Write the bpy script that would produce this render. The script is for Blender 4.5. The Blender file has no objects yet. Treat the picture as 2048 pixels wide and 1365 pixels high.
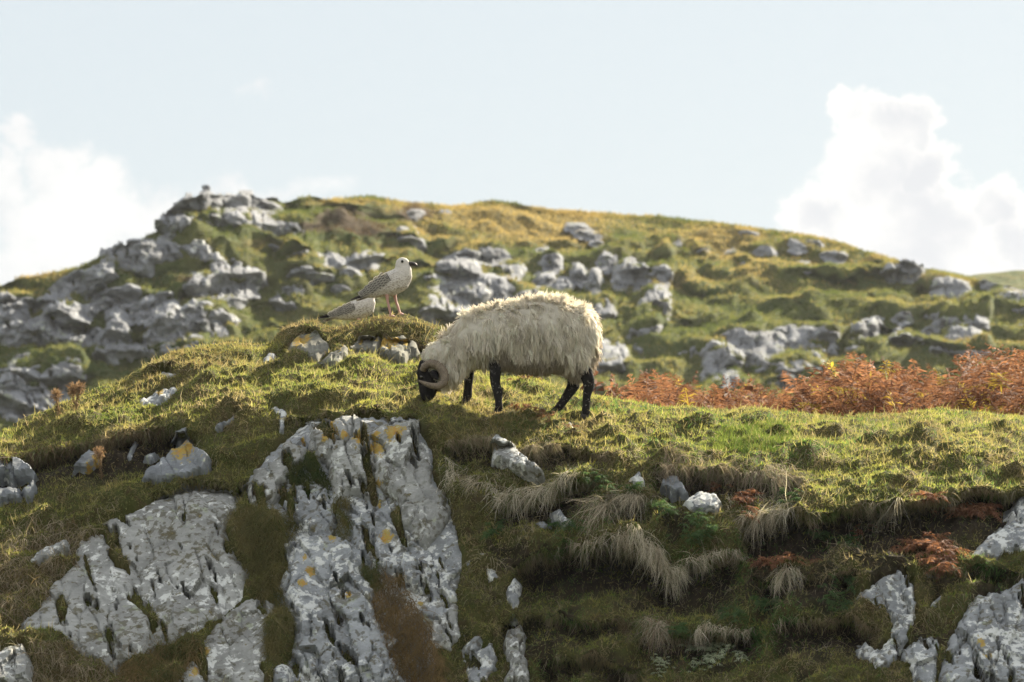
import bpy, math
import numpy as np
from mathutils import Vector

# ------------------------------------------------------------------ camera, sky, sun, exposure
scene = bpy.context.scene
col = scene.collection
CAMZ, PITCH, FOC = 1.6, math.radians(3.5), 120.0
HALF = 18.0 / FOC
CP, SPT = math.cos(PITCH), math.sin(PITCH)
cam_d = bpy.data.cameras.new('camera')
cam_d.lens = FOC
cam_d.sensor_width = 36
cam_d.clip_end = 6000
cam_d.clip_start = 0.5
cam_d.dof.use_dof = True
cam_d.dof.focus_distance = 24.0
cam_d.dof.aperture_fstop = 4.2
cam = bpy.data.objects.new('camera', cam_d)
cam.location = (0, 0, CAMZ)
cam.rotation_euler = (math.pi / 2 + PITCH, 0, 0)
col.objects.link(cam)
scene.camera = cam

SUN_EL, SUN_AZ = math.radians(29.0), math.radians(38.0)      # azimuth: from straight ahead (+Y) towards the right (+X)
sun_to = Vector((math.cos(SUN_EL) * math.sin(SUN_AZ), math.cos(SUN_EL) * math.cos(SUN_AZ), math.sin(SUN_EL)))
sd = bpy.data.lights.new('sun', 'SUN')
sd.energy = 5.0
sd.angle = math.radians(0.5)
sd.color = (1.0, 0.89, 0.70)
sun = bpy.data.objects.new('sun', sd)
sun.rotation_euler = sun_to.to_track_quat('Z', 'Y').to_euler()
sun.location = (20, 30, 30)
col.objects.link(sun)

vs = scene.view_settings
vs.view_transform = 'Standard'
vs.look = 'None'
vs.gamma = 1.0
vs.use_curve_mapping = False
vs.exposure = 2.0

world = bpy.data.worlds.new('World')
scene.world = world
world.use_nodes = True


def dirpx(px, py):
    tx = (px - 1024) / 1024 * HALF
    ty = (682.5 - py) / 1024 * HALF
    dy = CP - ty * SPT
    dz = SPT + ty * CP
    return tx / dy, dz / dy


def build_world():
    nt = world.node_tree
    nt.nodes.clear()
    n = nt.nodes
    L = nt.links.new

    def math_(op, a, b=None, c=None, clamp=False):
        m = n.new('ShaderNodeMath')
        m.operation = op
        m.use_clamp = clamp
        for i, v in enumerate((a, b, c)):
            if v is None:
                continue
            if isinstance(v, (int, float)):
                m.inputs[i].default_value = v
            else:
                L(v, m.inputs[i])
        return m.outputs[0]

    def sstep(v, lo, hi):
        m = n.new('ShaderNodeMapRange')
        m.interpolation_type = 'SMOOTHSTEP'
        L(v, m.inputs['Value'])
        m.inputs['From Min'].default_value = lo
        m.inputs['From Max'].default_value = hi
        return m.outputs['Result']

    def mixc(f, a, b):
        m = n.new('ShaderNodeMix')
        m.data_type = 'RGBA'
        for s, v in ((m.inputs['Factor'], f), (m.inputs[6], a), (m.inputs[7], b)):
            if isinstance(v, (int, float)):
                s.default_value = v
            elif isinstance(v, tuple):
                s.default_value = (*v, 1)
            else:
                L(v, s)
        return m.outputs[2]

    sky = n.new('ShaderNodeTexSky')
    sky.sky_type = 'NISHITA'
    sky.sun_disc = False
    sky.sun_elevation = SUN_EL
    sky.sun_rotation = SUN_AZ
    sky.air_density = 1.0
    sky.dust_density = 1.6
    sky.ozone_density = 1.2
    tc = n.new('ShaderNodeTexCoord')
    sep = n.new('ShaderNodeSeparateXYZ')
    L(tc.outputs['Generated'], sep.inputs[0])
    x, y, z = sep.outputs
    ys = math_('MAXIMUM', y, 0.05)
    az = math_('DIVIDE', x, ys)
    el = math_('DIVIDE', z, ys)
    # lumpy displacement of the cloud outlines
    cv = n.new('ShaderNodeCombineXYZ')
    L(az, cv.inputs[0])
    L(el, cv.inputs[1])
    nz = n.new('ShaderNodeTexNoise')
    nz.inputs['Scale'].default_value = 34
    nz.inputs['Detail'].default_value = 7
    nz.inputs['Roughness'].default_value = 0.55
    L(cv.outputs[0], nz.inputs['Vector'])
    nz2 = n.new('ShaderNodeTexNoise')
    nz2.inputs['Scale'].default_value = 75
    nz2.inputs['Detail'].default_value = 5
    L(cv.outputs[0], nz2.inputs['Vector'])

    wv = n.new('ShaderNodeTexNoise')
    wv.inputs['Scale'].default_value = 62
    wv.inputs['Detail'].default_value = 6
    wv.inputs['Roughness'].default_value = 0.6
    L(cv.outputs[0], wv.inputs['Vector'])
    ws = n.new('ShaderNodeSeparateColor')
    L(wv.outputs['Color'], ws.inputs[0])
    az0, el0 = az, el
    az = math_('ADD', az, math_('MULTIPLY', math_('SUBTRACT', ws.outputs[0], 0.5), 0.026))
    el = math_('ADD', el, math_('MULTIPLY', math_('SUBTRACT', ws.outputs[1], 0.5), 0.024))

    def blobs(lst):
        out = None
        for (px, py, rx, ry, w) in lst:
            a, e = dirpx(px, py)
            k = HALF / 1024
            da = math_('DIVIDE', math_('SUBTRACT', az, a), rx * k)
            de = math_('DIVIDE', math_('SUBTRACT', el, e), ry * k)
            d = math_('SQRT', math_('ADD', math_('MULTIPLY', da, da), math_('MULTIPLY', de, de)))
            v = math_('MULTIPLY', math_('SUBTRACT', 1.0, d), w)
            out = v if out is None else math_('SMOOTH_MAX', out, v, 0.12)
        return out
    right = [(1705, 225, 48, 48, 1), (1790, 240, 80, 60, 1), (1840, 250, 50, 66, 1), (1775, 350, 135, 110, 1), (1855, 360, 60, 100, 1),
             (1830, 470, 190, 130, 1.1), (1640, 430, 100, 80, .8), (1985, 410, 80, 80, 1), (2050, 480, 90, 90, 1), (1900, 580, 330, 120, 1)]
    left = [(45, 275, 46, 56, .8), (110, 340, 80, 80, .9), (10, 380, 70, 100, .9), (110, 460, 190, 120, 1), (215, 365, 70, 55, .7),
            (300, 440, 190, 80, .7), (520, 385, 150, 40, .55), (60, 560, 330, 110, 1), (505, 180, 75, 38, .35)]
    front = sstep(y, 0.2, 0.4)
    nn = math_('SUBTRACT', nz.outputs['Fac'], 0.5)
    nf = math_('SUBTRACT', nz2.outputs['Fac'], 0.5)
    rb = math_('ADD', blobs(right), math_('ADD', math_('MULTIPLY', nn, 0.8), math_('MULTIPLY', nf, 0.5)))
    lb = math_('ADD', blobs(left), math_('ADD', math_('MULTIPLY', nn, 1.5), math_('MULTIPLY', nf, 0.6)))
    mr = sstep(rb, -0.04, 0.27)
    ml = math_('MULTIPLY', sstep(lb, 0.0, 0.5), 0.85)
    # unseen clouds over the rest of the dome, whitened and thickened as fill light
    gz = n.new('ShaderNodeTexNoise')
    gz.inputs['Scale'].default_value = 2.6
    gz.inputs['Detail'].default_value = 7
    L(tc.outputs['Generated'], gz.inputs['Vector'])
    fill_cloud = sstep(gz.outputs['Fac'], 0.40, 0.56)
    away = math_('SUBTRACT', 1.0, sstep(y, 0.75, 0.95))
    mg = math_('MULTIPLY', math_('MULTIPLY', fill_cloud, away), 0.95)
    # values are divided by the background strength
    S = 0.1
    k = 0.44 / S
    veil_col = (0.385 * k, 0.424 * k, 0.447 * k)
    veil = mixc(0.965, sky.outputs[0], veil_col)
    veil = sky_mix = veil
    white = (0.58 * k, 0.575 * k, 0.562 * k)
    grey = (0.435 * k, 0.447 * k, 0.467 * k)
    inner = math_('MULTIPLY', sstep(rb, 0.12, 0.7), 0.9)
    inner = math_('MULTIPLY', inner, sstep(nz.outputs['Fac'], 0.74, 0.44))
    ccol = mixc(inner, white, grey)
    lcol = mixc(sstep(nz.outputs['Fac'], 0.6, 0.35), (0.575 * k, 0.57 * k, 0.56 * k), (0.475 * k, 0.485 * k, 0.495 * k))
    c = mixc(math_('MULTIPLY', ml, front), veil, lcol)
    c = mixc(math_('MULTIPLY', mr, front), c, ccol)
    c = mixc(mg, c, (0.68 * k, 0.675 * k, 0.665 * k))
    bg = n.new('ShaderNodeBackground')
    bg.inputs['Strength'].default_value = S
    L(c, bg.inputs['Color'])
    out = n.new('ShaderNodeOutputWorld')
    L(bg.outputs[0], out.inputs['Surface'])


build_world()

# ------------------------------------------------------------------ helpers
rng = np.random.default_rng(11)


def at(px, py, Y):
    px, py, Y = np.broadcast_arrays(np.asarray(px, float), np.asarray(py, float), np.asarray(Y, float))
    tx = (px - 1024) / 1024 * HALF
    ty = (682.5 - py) / 1024 * HALF
    dy = CP - ty * SPT
    dz = SPT + ty * CP
    s = Y / dy
    return np.stack([tx * s, Y, CAMZ + dz * s], -1)


_perm = np.random.default_rng(3).permutation(256)
_perm = np.concatenate([_perm, _perm, _perm])
_grad = np.random.default_rng(4).normal(size=(256, 3))
_grad /= np.linalg.norm(_grad, axis=1)[:, None]


def perlin(p, seed=0):
    p = np.asarray(p, float) + seed * 17.31
    i = np.floor(p).astype(np.int64)
    f = p - i
    i &= 255
    u = f * f * f * (f * (f * 6 - 15) + 10)
    r = 0
    for dx in (0, 1):
        wx = u[..., 0] if dx else 1 - u[..., 0]
        for dy in (0, 1):
            wy = u[..., 1] if dy else 1 - u[..., 1]
            for dz in (0, 1):
                wz = u[..., 2] if dz else 1 - u[..., 2]
                h = _perm[_perm[_perm[(i[..., 0] + dx) & 255] + ((i[..., 1] + dy) & 255)] + ((i[..., 2] + dz) & 255)]
                g = _grad[h]
                d = g[..., 0] * (f[..., 0] - dx) + g[..., 1] * (f[..., 1] - dy) + g[..., 2] * (f[..., 2] - dz)
                r = r + d * wx * wy * wz
    return r * 1.5


def fbm(p, scale=1.0, octv=4, seed=0, gain=0.5):
    p = np.asarray(p, float) / scale
    a, r = 1.0, 0
    for k in range(octv):
        r = r + a * perlin(p * 2.03 ** k, seed + k)
        a *= gain
    return r


def smooth(x, a, b):
    t = np.clip((x - a) / (b - a), 0, 1)
    return t * t * (3 - 2 * t)


def unit(v):
    return v / np.maximum(np.linalg.norm(v, axis=-1, keepdims=True), 1e-9)


def make_mesh(name, V, tris=None, quads=None, mat=None, parent=None, loc=None, fattrs=None, cattrs=None, flat=False):
    V = np.asarray(V, np.float32).reshape(-1, 3)
    if parent is not None:
        loc = np.array(parent.location)
    elif loc is None:
        loc = np.zeros(3)
    loc = np.asarray(loc, float)
    me = bpy.data.meshes.new(name)
    me.vertices.add(len(V))
    me.vertices.foreach_set('co', (V - loc).astype(np.float32).ravel())
    parts, starts, o = [], [], 0
    for arr, k in ((tris, 3), (quads, 4)):
        if arr is None or len(arr) == 0:
            continue
        arr = np.asarray(arr, np.int32).reshape(-1, k)
        parts.append(arr.ravel())
        starts.append(o + np.arange(len(arr), dtype=np.int32) * k)
        o += arr.size
    idx = np.concatenate(parts)
    st = np.concatenate(starts)
    me.loops.add(len(idx))
    me.loops.foreach_set('vertex_index', idx)
    me.polygons.add(len(st))
    me.polygons.foreach_set('loop_start', st)
    if not flat:
        me.polygons.foreach_set('use_smooth', np.ones(len(st), bool))
    for k, v in (fattrs or {}).items():
        a = me.attributes.new(k, 'FLOAT', 'POINT')
        a.data.foreach_set('value', np.asarray(v, np.float32).ravel())
    for k, v in (cattrs or {}).items():
        v = np.asarray(v, np.float32).reshape(-1, 3)
        a = me.attributes.new(k, 'FLOAT_COLOR', 'POINT')
        a.data.foreach_set('color', np.concatenate([v, np.ones((len(v), 1), np.float32)], 1).ravel())
    me.update(calc_edges=True)
    me.validate()
    if mat is not None:
        me.materials.append(mat)
    ob = bpy.data.objects.new(name, me)
    col.objects.link(ob)
    if parent is not None:
        ob.parent = parent
    else:
        ob.location = loc
    return ob


def tag(o, label, cat, group=None):
    o['label'] = label
    o['category'] = cat
    if group:
        o['group'] = group
    return o


def kind(o, k):
    o['kind'] = k
    return o


def grid_quads(nr, nc):
    r, c = np.meshgrid(np.arange(nr - 1), np.arange(nc - 1), indexing='ij')
    a = (r * nc + c).ravel()
    return np.stack([a, a + 1, a + nc + 1, a + nc], 1)


def grid_normals(P):
    du = np.gradient(P, axis=1)
    dv = np.gradient(P, axis=0)
    return unit(np.cross(du, dv))


# ------------------------------------------------------------------ materials
class M:
    def __init__(s, name):
        s.m = bpy.data.materials.new(name)
        s.m.use_nodes = True
        s.nt = s.m.node_tree
        s.nt.nodes.clear()
        s.out = s.n('ShaderNodeOutputMaterial')
        s.tc = s.n('ShaderNodeTexCoord').outputs['Object']

    def n(s, t):
        return s.nt.nodes.new(t)

    def put(s, sock, v):
        if isinstance(v, (int, float)):
            sock.default_value = v
        elif isinstance(v, tuple):
            sock.default_value = (*v, 1) if sock.type == 'RGBA' else v
        else:
            s.nt.links.new(v, sock)

    def noise(s, scale, detail=4, rough=.55, vec=None, distort=0):
        t = s.n('ShaderNodeTexNoise')
        s.put(t.inputs['Vector'], vec if vec is not None else s.tc)
        t.inputs['Scale'].default_value = scale
        t.inputs['Detail'].default_value = detail
        t.inputs['Roughness'].default_value = rough
        t.inputs['Distortion'].default_value = distort
        return t.outputs['Fac']

    def voro(s, scale, feature='F1', out='Distance', vec=None):
        t = s.n('ShaderNodeTexVoronoi')
        t.feature = feature
        s.put(t.inputs['Vector'], vec if vec is not None else s.tc)
        t.inputs['Scale'].default_value = scale
        return t.outputs[out]

    def scaled(s, sc, rot=(0, 0, 0)):
        t = s.n('ShaderNodeMapping')
        s.put(t.inputs['Vector'], s.tc)
        t.inputs['Scale'].default_value = sc
        t.inputs['Rotation'].default_value = rot
        return t.outputs[0]

    def step(s, v, lo, hi):
        t = s.n('ShaderNodeMapRange')
        t.interpolation_type = 'SMOOTHSTEP'
        s.put(t.inputs['Value'], v)
        t.inputs['From Min'].default_value = lo
        t.inputs['From Max'].default_value = hi
        return t.outputs[0]

    def math(s, op, a, b=0.0):
        t = s.n('ShaderNodeMath')
        t.operation = op
        s.put(t.inputs[0], a)
        s.put(t.inputs[1], b)
        return t.outputs[0]

    def mix(s, f, a, b):
        t = s.n('ShaderNodeMix')
        t.data_type = 'RGBA'
        s.put(t.inputs['Factor'], f)
        s.put(t.inputs[6], a)
        s.put(t.inputs[7], b)
        return t.outputs[2]

    def attr(s, name, out='Fac'):
        t = s.n('ShaderNodeAttribute')
        t.attribute_name = name
        return t.outputs[out]

    def bump(s, h, strength=.5, dist=.01):
        t = s.n('ShaderNodeBump')
        s.put(t.inputs['Height'], h)
        t.inputs['Strength'].default_value = strength
        t.inputs['Distance'].default_value = dist
        return t.outputs[0]

    def done(s, color, rough=.9, normal=None, trans=0.0, tcol=None, spec=.25):
        b = s.n('ShaderNodeBsdfPrincipled')
        s.put(b.inputs['Base Color'], color)
        s.put(b.inputs['Roughness'], rough)
        b.inputs['Specular IOR Level'].default_value = spec
        if normal is not None:
            s.put(b.inputs['Normal'], normal)
        sh = b.outputs[0]
        if trans > 0:
            t = s.n('ShaderNodeBsdfTranslucent')
            s.put(t.inputs['Color'], tcol if tcol is not None else color)
            mx = s.n('ShaderNodeMixShader')
            mx.inputs[0].default_value = trans
            s.nt.links.new(sh, mx.inputs[1])
            s.nt.links.new(t.outputs[0], mx.inputs[2])
            sh = mx.outputs[0]
        s.nt.links.new(sh, s.out.inputs['Surface'])
        return s.m


def mat_blade(name, trans=.45, gain=1.5, blue=.8):
    m = M(name)
    c = m.attr('col', 'Color')
    t = m.n('ShaderNodeMix')
    t.data_type = 'RGBA'
    t.blend_type = 'MULTIPLY'
    t.inputs['Factor'].default_value = 1
    m.put(t.inputs[6], c)
    t.inputs[7].default_value = (gain, gain, gain * blue, 1)
    return m.done(c, .75, trans=trans, tcol=t.outputs[2], spec=.12)


M_BLADE = mat_blade('grass_blade')
M_STRAW = mat_blade('dry_grass', .35, 1.2)
M_FROND = mat_blade('bracken_leaf', .4, 1.3)
M_WOOL = mat_blade('wool', .48, 1.10, 1.0)
M_FEATHER = mat_blade('feather', .18, 1.05)


def mat_turf():
    m = M('turf')
    a = m.noise(2.2, 5)
    b = m.noise(14, 6, .65)
    c = m.noise(70, 4, .7)
    base = m.mix(m.step(a, .35, .65), (.060, .070, .018), (.085, .075, .028))
    base = m.mix(m.step(b, .48, .68), base, (.075, .052, .026))
    base = m.mix(m.math('MULTIPLY', m.step(c, .4, .7), .6), base, (.035, .035, .014))
    soil_shade = m.mix(m.step(b, .4, .6), (.013, .010, .007), (.034, .026, .018))  # bare soil, its colour deepened to paint shade into the ledge recesses
    base = m.mix(m.attr('soil_shade'), base, soil_shade)
    return m.done(base, .95, m.bump(m.math('ADD', m.math('MULTIPLY', b, 1.0), m.math('MULTIPLY', c, .5)), .9, .03), spec=.1)


def mat_hill():
    m = M('hill_turf')
    a = m.noise(.09, 5, .6)
    b = m.noise(.5, 6, .65, vec=m.scaled((1, .6, 2.2)))
    c = m.noise(2.5, 5, .7, vec=m.scaled((1, .7, 2.0)))
    g = m.mix(m.step(b, .38, .62), (.050, .070, .017), (.085, .095, .026))
    g = m.mix(m.step(m.math('ADD', m.attr('gold'), m.math('MULTIPLY', m.math('SUBTRACT', b, .5), 1.6)), .25, .8), g, (.135, .11, .035))
    g = m.mix(m.step(m.math('ADD', m.attr('brown'), m.math('MULTIPLY', m.math('SUBTRACT', b, .5), 1.6)), .35, .7), g, (.060, .042, .026))
    g = m.mix(m.math('MULTIPLY', m.step(c, .45, .7), .5), g, (.040, .042, .014))
    g = m.mix(m.math('MULTIPLY', m.step(a, .5, .7), .4), g, (.10, .08, .03))
    return m.done(g, .95, m.bump(m.math('ADD', b, m.math('MULTIPLY', c, .5)), .9, .5), spec=.08)


def mat_rock(name, k=1.0, white=.5, dark=.5, base=(.25, .27, .29)):
    """k: feature frequency (1 = near stones, small = far cliffs)"""
    m = M(name)
    v = m.scaled((k, k, k))
    vs_ = m.scaled((k * 1.0, k * 1.0, k * 3.2), (0.1, .75, 0.2))
    big = m.noise(3.2, 5, .6, vec=v)
    st = m.noise(5, 6, .65, vec=vs_, distort=.6)
    fine = m.noise(32, 5, .7, vec=v)
    spots = m.noise(13, 5, .6, vec=v, distort=.15)
    sp2 = m.noise(9.5, 5, .6, vec=m.scaled((k, k * 1.1, k * .9), (.4, .9, 1.4)), distort=.3)
    sp3 = m.noise(24, 3, .5, vec=m.scaled((k, k, k), (1.2, .3, .7)))
    b0 = tuple(c * .70 for c in base)
    b1 = tuple(c * 1.25 for c in base)
    c = m.mix(m.step(big, .35, .65), b0, b1)
    c = m.mix(m.math('MULTIPLY', m.step(st, .35, .7), .6), c, tuple(x * .62 for x in base))
    c = m.mix(m.math('MULTIPLY', m.step(fine, .45, .7), .45), c, tuple(x * 1.35 for x in base))
    zone = m.noise(2.1, 3, .5, vec=m.scaled((k, k, k), (.9, .2, .5)))
    zone2 = m.noise(2.6, 3, .5, vec=m.scaled((k, k, k), (.1, 1.3, .8)))
    zw = m.math('MULTIPLY', m.math('SUBTRACT', zone, .5), .55)
    zd = m.math('MULTIPLY', m.math('SUBTRACT', zone2, .5), .55)
    fz = m.math('MULTIPLY', m.math('SUBTRACT', fine, .5), .30)
    # pale crustose lichen
    lw = m.step(m.math('ADD', m.math('ADD', spots, fz), zw), .69 - .13 * white, .76 - .13 * white)
    c = m.mix(m.math('MULTIPLY', lw, .85), c, (.58, .59, .57))
    # greenish grey lichen
    lg = m.step(m.math('ADD', m.math('ADD', sp2, fz), zd), .62, .72)
    c = m.mix(m.math('MULTIPLY', lg, .6), c, (.27, .30, .20))
    # dark moss and pits, small and large
    dk = m.step(m.math('ADD', m.math('ADD', sp3, fz), zd), .74 - .14 * dark, .82 - .14 * dark)
    c = m.mix(m.math('MULTIPLY', dk, .65), c, (.075, .065, .04))
    sp4 = m.noise(7.0, 5, .62, vec=m.scaled((k * 1.3, k * 1.3, k * 1.3), (.2, .5, 2.2)), distort=.2)
    dl = m.step(m.math('ADD', m.math('ADD', sp4, fz), m.math('MULTIPLY', zw, -.6)), .80 - .16 * dark, .86 - .16 * dark)
    c = m.mix(m.math('MULTIPLY', dl, .75), c, m.mix(fine, (.05, .05, .025), (.12, .10, .055)))
    # orange lichen where the stone carries it
    og = m.step(m.math('ADD', m.attr('orange'), m.math('ADD', m.math('MULTIPLY', m.math('SUBTRACT', sp4, .5), 2.0), m.math('MULTIPLY', m.math('SUBTRACT', fine, .5), 2.2))), .52, .66)
    vr = m.voro(62)
    og = m.math('MULTIPLY', og, m.step(m.math('ADD', vr, m.math('MULTIPLY', m.math('SUBTRACT', m.attr('orange'), .5), -.35)), .95, .55))
    c = m.mix(m.math('MULTIPLY', og, .92), c, m.mix(m.step(fine, .35, .65), (.36, .19, .03), (.30, .24, .06)))
    h = m.math('ADD', m.math('MULTIPLY', st, 1.0), m.math('MULTIPLY', fine, .35))
    h = m.math('ADD', h, m.math('MULTIPLY', m.noise(75, 4, .7, vec=v), .22))
    return m.done(c, 1.0, m.bump(h, .55, .022 / k), spec=.04)


M_TURF = mat_turf()
M_HILL = mat_hill()
M_ROCK = mat_rock('lichen_rock', 1.0, .85, 1.3, (.275, .278, .268))
M_ROCKW = mat_rock('pale_rock', 1.0, 1.15, 1.2, (.255, .268, .28))
M_SLATE = mat_rock('slate', 1.0, .1, .3, (.20, .213, .228))
M_TAN = mat_rock('tan_stone', 1.0, .0, .5, (.17, .168, .145))
M_CLIFF = mat_rock('hill_rock', .22, .25, .5, (.20, .208, .225))

# ------------------------------------------------------------------ polygons
def sdf_poly(px, py, poly):
    """signed distance in px, positive inside"""
    poly = np.asarray(poly, float)
    d2 = np.full(px.shape, 1e18)
    inside = np.zeros(px.shape, bool)
    n = len(poly)
    for i in range(n):
        ax, ay = poly[i]
        bx, by = poly[(i + 1) % n]
        ex, ey = bx - ax, by - ay
        wx, wy = px - ax, py - ay
        t = np.clip((wx * ex + wy * ey) / max(ex * ex + ey * ey, 1e-9), 0, 1)
        d2 = np.minimum(d2, (wx - ex * t) ** 2 + (wy - ey * t) ** 2)
        c = ((ay <= py) & (by > py)) | ((by <= py) & (ay > py))
        with np.errstate(divide='ignore', invalid='ignore'):
            xi = ax + (py - ay) / (by - ay if by != ay else 1e-9) * ex
        inside ^= c & (px < xi)
    d = np.sqrt(d2)
    return np.where(inside, d, -d)


def c6(pts): return [(x * .5018, y * .5018 + 680) for x, y in pts]
def c7(pts): return [(x * .4139 + 500, y * .4139 + 800) for x, y in pts]
def c8(pts): return [(x * .4139 + 1250, y * .4139 + 800) for x, y in pts]
def c2(pts): return [(x * .2051 + 520, y * .2051 + 480) for x, y in pts]
def c1(pts): return [(x * .2441 + 780, y * .2441 + 560) for x, y in pts]


# name, polygon, thickness m, edge px, material, orange spots [(px,py,r)], label, tilt
ST = []


def stone(poly, T, edge, mat, label, orange=(), name='stone', step=2.5, warp=5, cat='stone', facet=1.0, of=None):
    ST.append(dict(of=of, poly=poly, T=T, edge=edge, mat=mat, label=label, orange=orange, name=name, step=step, warp=warp, cat=cat, facet=facet))


RK = dict(name='rock_outcrop', cat='rock')
stone([(560, 890), (625, 842), (700, 835), (832, 838), (862, 900), (868, 960), (893, 1000), (912, 1080), (925, 1110), (920, 1160), (905, 1200), (915, 1260), (860, 1290), (870, 1330), (835, 1390), (560, 1390), (590, 1300), (585, 1230), (560, 1180), (575, 1100), (560, 1050), (498, 1010), (500, 960), (545, 905)],
      .07, 16, 'M_ROCKW', 'tall nearly continuous grey cliff with white and orange lichen below the sheep shadow', step=3, orange=[(x_, y_, q_) for x_, y_, q_ in np.stack([np.random.default_rng(8).uniform(575, 880, 34), np.random.default_rng(9).uniform(870, 1340, 34), np.random.default_rng(10).uniform(3, 8, 34)], 1)], **RK)
SLAB = dict(name='slab', cat='rock', of=0)
stone(c6([(400, 740), (560, 670), (690, 610), (790, 597), (920, 605), (935, 680), (900, 760), (940, 890), (975, 930), (960, 1040), (900, 1090), (820, 1130), (760, 1180), (640, 1200), (560, 1250), (450, 1290), (330, 1250), (220, 1180), (80, 1140), (170, 1060), (210, 990), (320, 870), (310, 830)]),
      .12, 16, M_ROCK, 'broad pale grey rock outcrop speckled with brown lichen at lower left of the bank', step=3, **RK)
stone(c6([(690, 1385), (830, 1180), (900, 1095), (1000, 1030), (1070, 1040), (1065, 1180), (1050, 1385)]), .10, 14, M_ROCK,
      'grey rock face at the bottom edge right of the broad speckled outcrop', orange=[(405, 1305, 12), (390, 1345, 10)], step=3, **RK)
stone(c7([(300, 130), (510, 90), (570, 125), (590, 200), (600, 330), (590, 400), (560, 480), (480, 470), (420, 520), (395, 420), (385, 300), (290, 250)]), .13, 12, M_ROCK,
      'tall grey slab with orange lichen across its top below the sheep shadow', orange=[(661, 866, 17), (690, 880, 9), (722, 886, 14), (742, 902, 9), (653, 885, 9)], **SLAB)
stone(c7([(590, 160), (690, 125), (805, 100), (815, 200), (865, 290), (870, 420), (930, 450), (960, 540), (920, 640), (850, 720), (740, 620), (720, 470), (640, 440), (600, 330)]), .14, 12, M_ROCK,
      'tall grey slab with bright orange lichen patch at its top right of the crack', orange=[(790, 876, 18), (755, 905, 14), (753, 880, 10), (752, 975, 11), (740, 1022, 8)], **SLAB)
stone(c7([(150, 270), (190, 220), (270, 240), (260, 290), (170, 370), (130, 470), (20, 500), (0, 470), (30, 350), (120, 310)]), .10, 8, M_ROCK,
      'curved pale rock left of the mossy hollow beside the tall slabs', orange=[(566, 985, 8)], **SLAB)
stone(c7([(190, 430), (370, 420), (380, 490), (430, 570), (400, 650), (350, 690), (230, 600), (180, 500)]), .12, 10, M_ROCKW,
      'grey rock with white lichen spots under the mossy hollow', **SLAB)
stone(c7([(170, 700), (380, 660), (480, 700), (560, 760), (540, 860), (610, 930), (600, 1030), (640, 1150), (680, 1230), (750, 1385), (330, 1385), (215, 1250), (230, 1080), (160, 900)]), .14, 14, M_ROCKW,
      'large blue-grey rock face with white lichen blotches at bottom centre left', orange=[(612, 1128, 8), (620, 1150, 9), (606, 1178, 8), (668, 1090, 8), (700, 1200, 7)], step=3, **SLAB)
stone(c7([(480, 560), (640, 560), (700, 640), (760, 640), (830, 750), (880, 830), (830, 930), (760, 900), (640, 840), (560, 750), (490, 700)]), .11, 10, M_ROCKW,
      'grey rock with one orange lichen spot beside a white patch, mid cliff', orange=[(772, 1081, 12), (735, 1085, 6)], **SLAB)
stone(c7([(990, 660), (980, 720), (890, 830), (860, 790), (940, 690)]), .10, 6, M_ROCKW, 'narrow slanting pale rock at the right edge of the cliff', **RK)
stone(c7([(1010, 820), (960, 880), (990, 960), (920, 970), (920, 870)]), .10, 6, M_ROCKW, 'small blue-grey rock below the narrow slanting rock', **RK)
stone(c7([(990, 980), (1010, 1120), (960, 1190), (860, 1180), (900, 1070)]), .10, 7, M_ROCK, 'low grey rock beside the brown grass at bottom centre', **RK)
stone(c7([(1230, 920), (1280, 860), (1310, 890), (1310, 980), (1275, 1020), (1240, 960)]), .09, 7, M_ROCKW, 'pointed white stone left of the dark hollow under the fringe', facet=.5)
stone(c7([(1140, 820), (1190, 825), (1200, 870), (1150, 880)]), .07, 5, M_ROCKW, 'small white stone just above the pointed white stone', facet=.5)
stone(c7([(1095, 745), (1160, 730), (1172, 770), (1120, 785)]), .06, 5, M_ROCKW, 'small white stone at the left end of the grassy ledge', facet=.5)
stone(c7([(1035, 770), (1068, 765), (1062, 815), (1045, 815)]), .05, 4, M_ROCKW, 'tiny white stone right of the narrow slanting rock', facet=.5)
stone(c7([(1215, 1190), (1250, 1110), (1300, 1095), (1330, 1130), (1325, 1220), (1345, 1300), (1340, 1385), (1220, 1385), (1260, 1270)]), .12, 8, M_ROCK, 'upright grey stone standing at bottom centre of the bank')
stone(c7([(1030, 1200), (1090, 1150), (1112, 1165), (1090, 1230), (1170, 1180), (1175, 1290), (1120, 1385), (1060, 1385), (1050, 1270)]), .11, 7, M_ROCKW, 'forked blue-grey rock left of the upright stone at bottom centre', **RK)
stone(c6([(1085, 1310), (1130, 1287), (1165, 1320), (1160, 1385), (1085, 1385)]), .12, 10, M_ROCKW, 'rounded white boulder at the bottom edge beside the long olive grass', facet=.5)
stone(c6([(555, 565), (610, 510), (690, 450), (755, 408), (772, 430), (840, 470), (810, 540), (700, 565)]), .12, 6, M_SLATE,
      'slanting grey slab with one bright orange lichen patch left of the cliff', orange=[(365, 913, 17), (378, 905, 10), (352, 908, 8)], facet=.5)
stone(c6([(855, 352), (950, 293), (965, 310), (880, 358)]), .09, 4, M_SLATE, 'thin slanting grey stone in turf above the orange-patched slab', facet=.5)
stone(c6([(1060, 285), (1110, 272), (1142, 295), (1132, 375), (1112, 380), (1110, 310)]), .08, 4, M_ROCKW, 'small pale bent stone in turf above the curved rock', facet=.5)
stone(c6([(700, 370), (750, 352), (748, 400), (705, 408)]), .08, 4, M_SLATE, 'small dark slate just above the orange-patched slab', facet=.5)
stone(c6([(572, 465), (622, 437), (602, 478)]), .07, 4, M_SLATE, 'small grey splinter in the dark overhang left of the orange-patched slab', facet=.5)
stone(c6([(500, 470), (530, 400), (550, 410), (520, 480)]), .07, 4, M_SLATE, 'narrow upright slate in the dark overhang', facet=.5)
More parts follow.
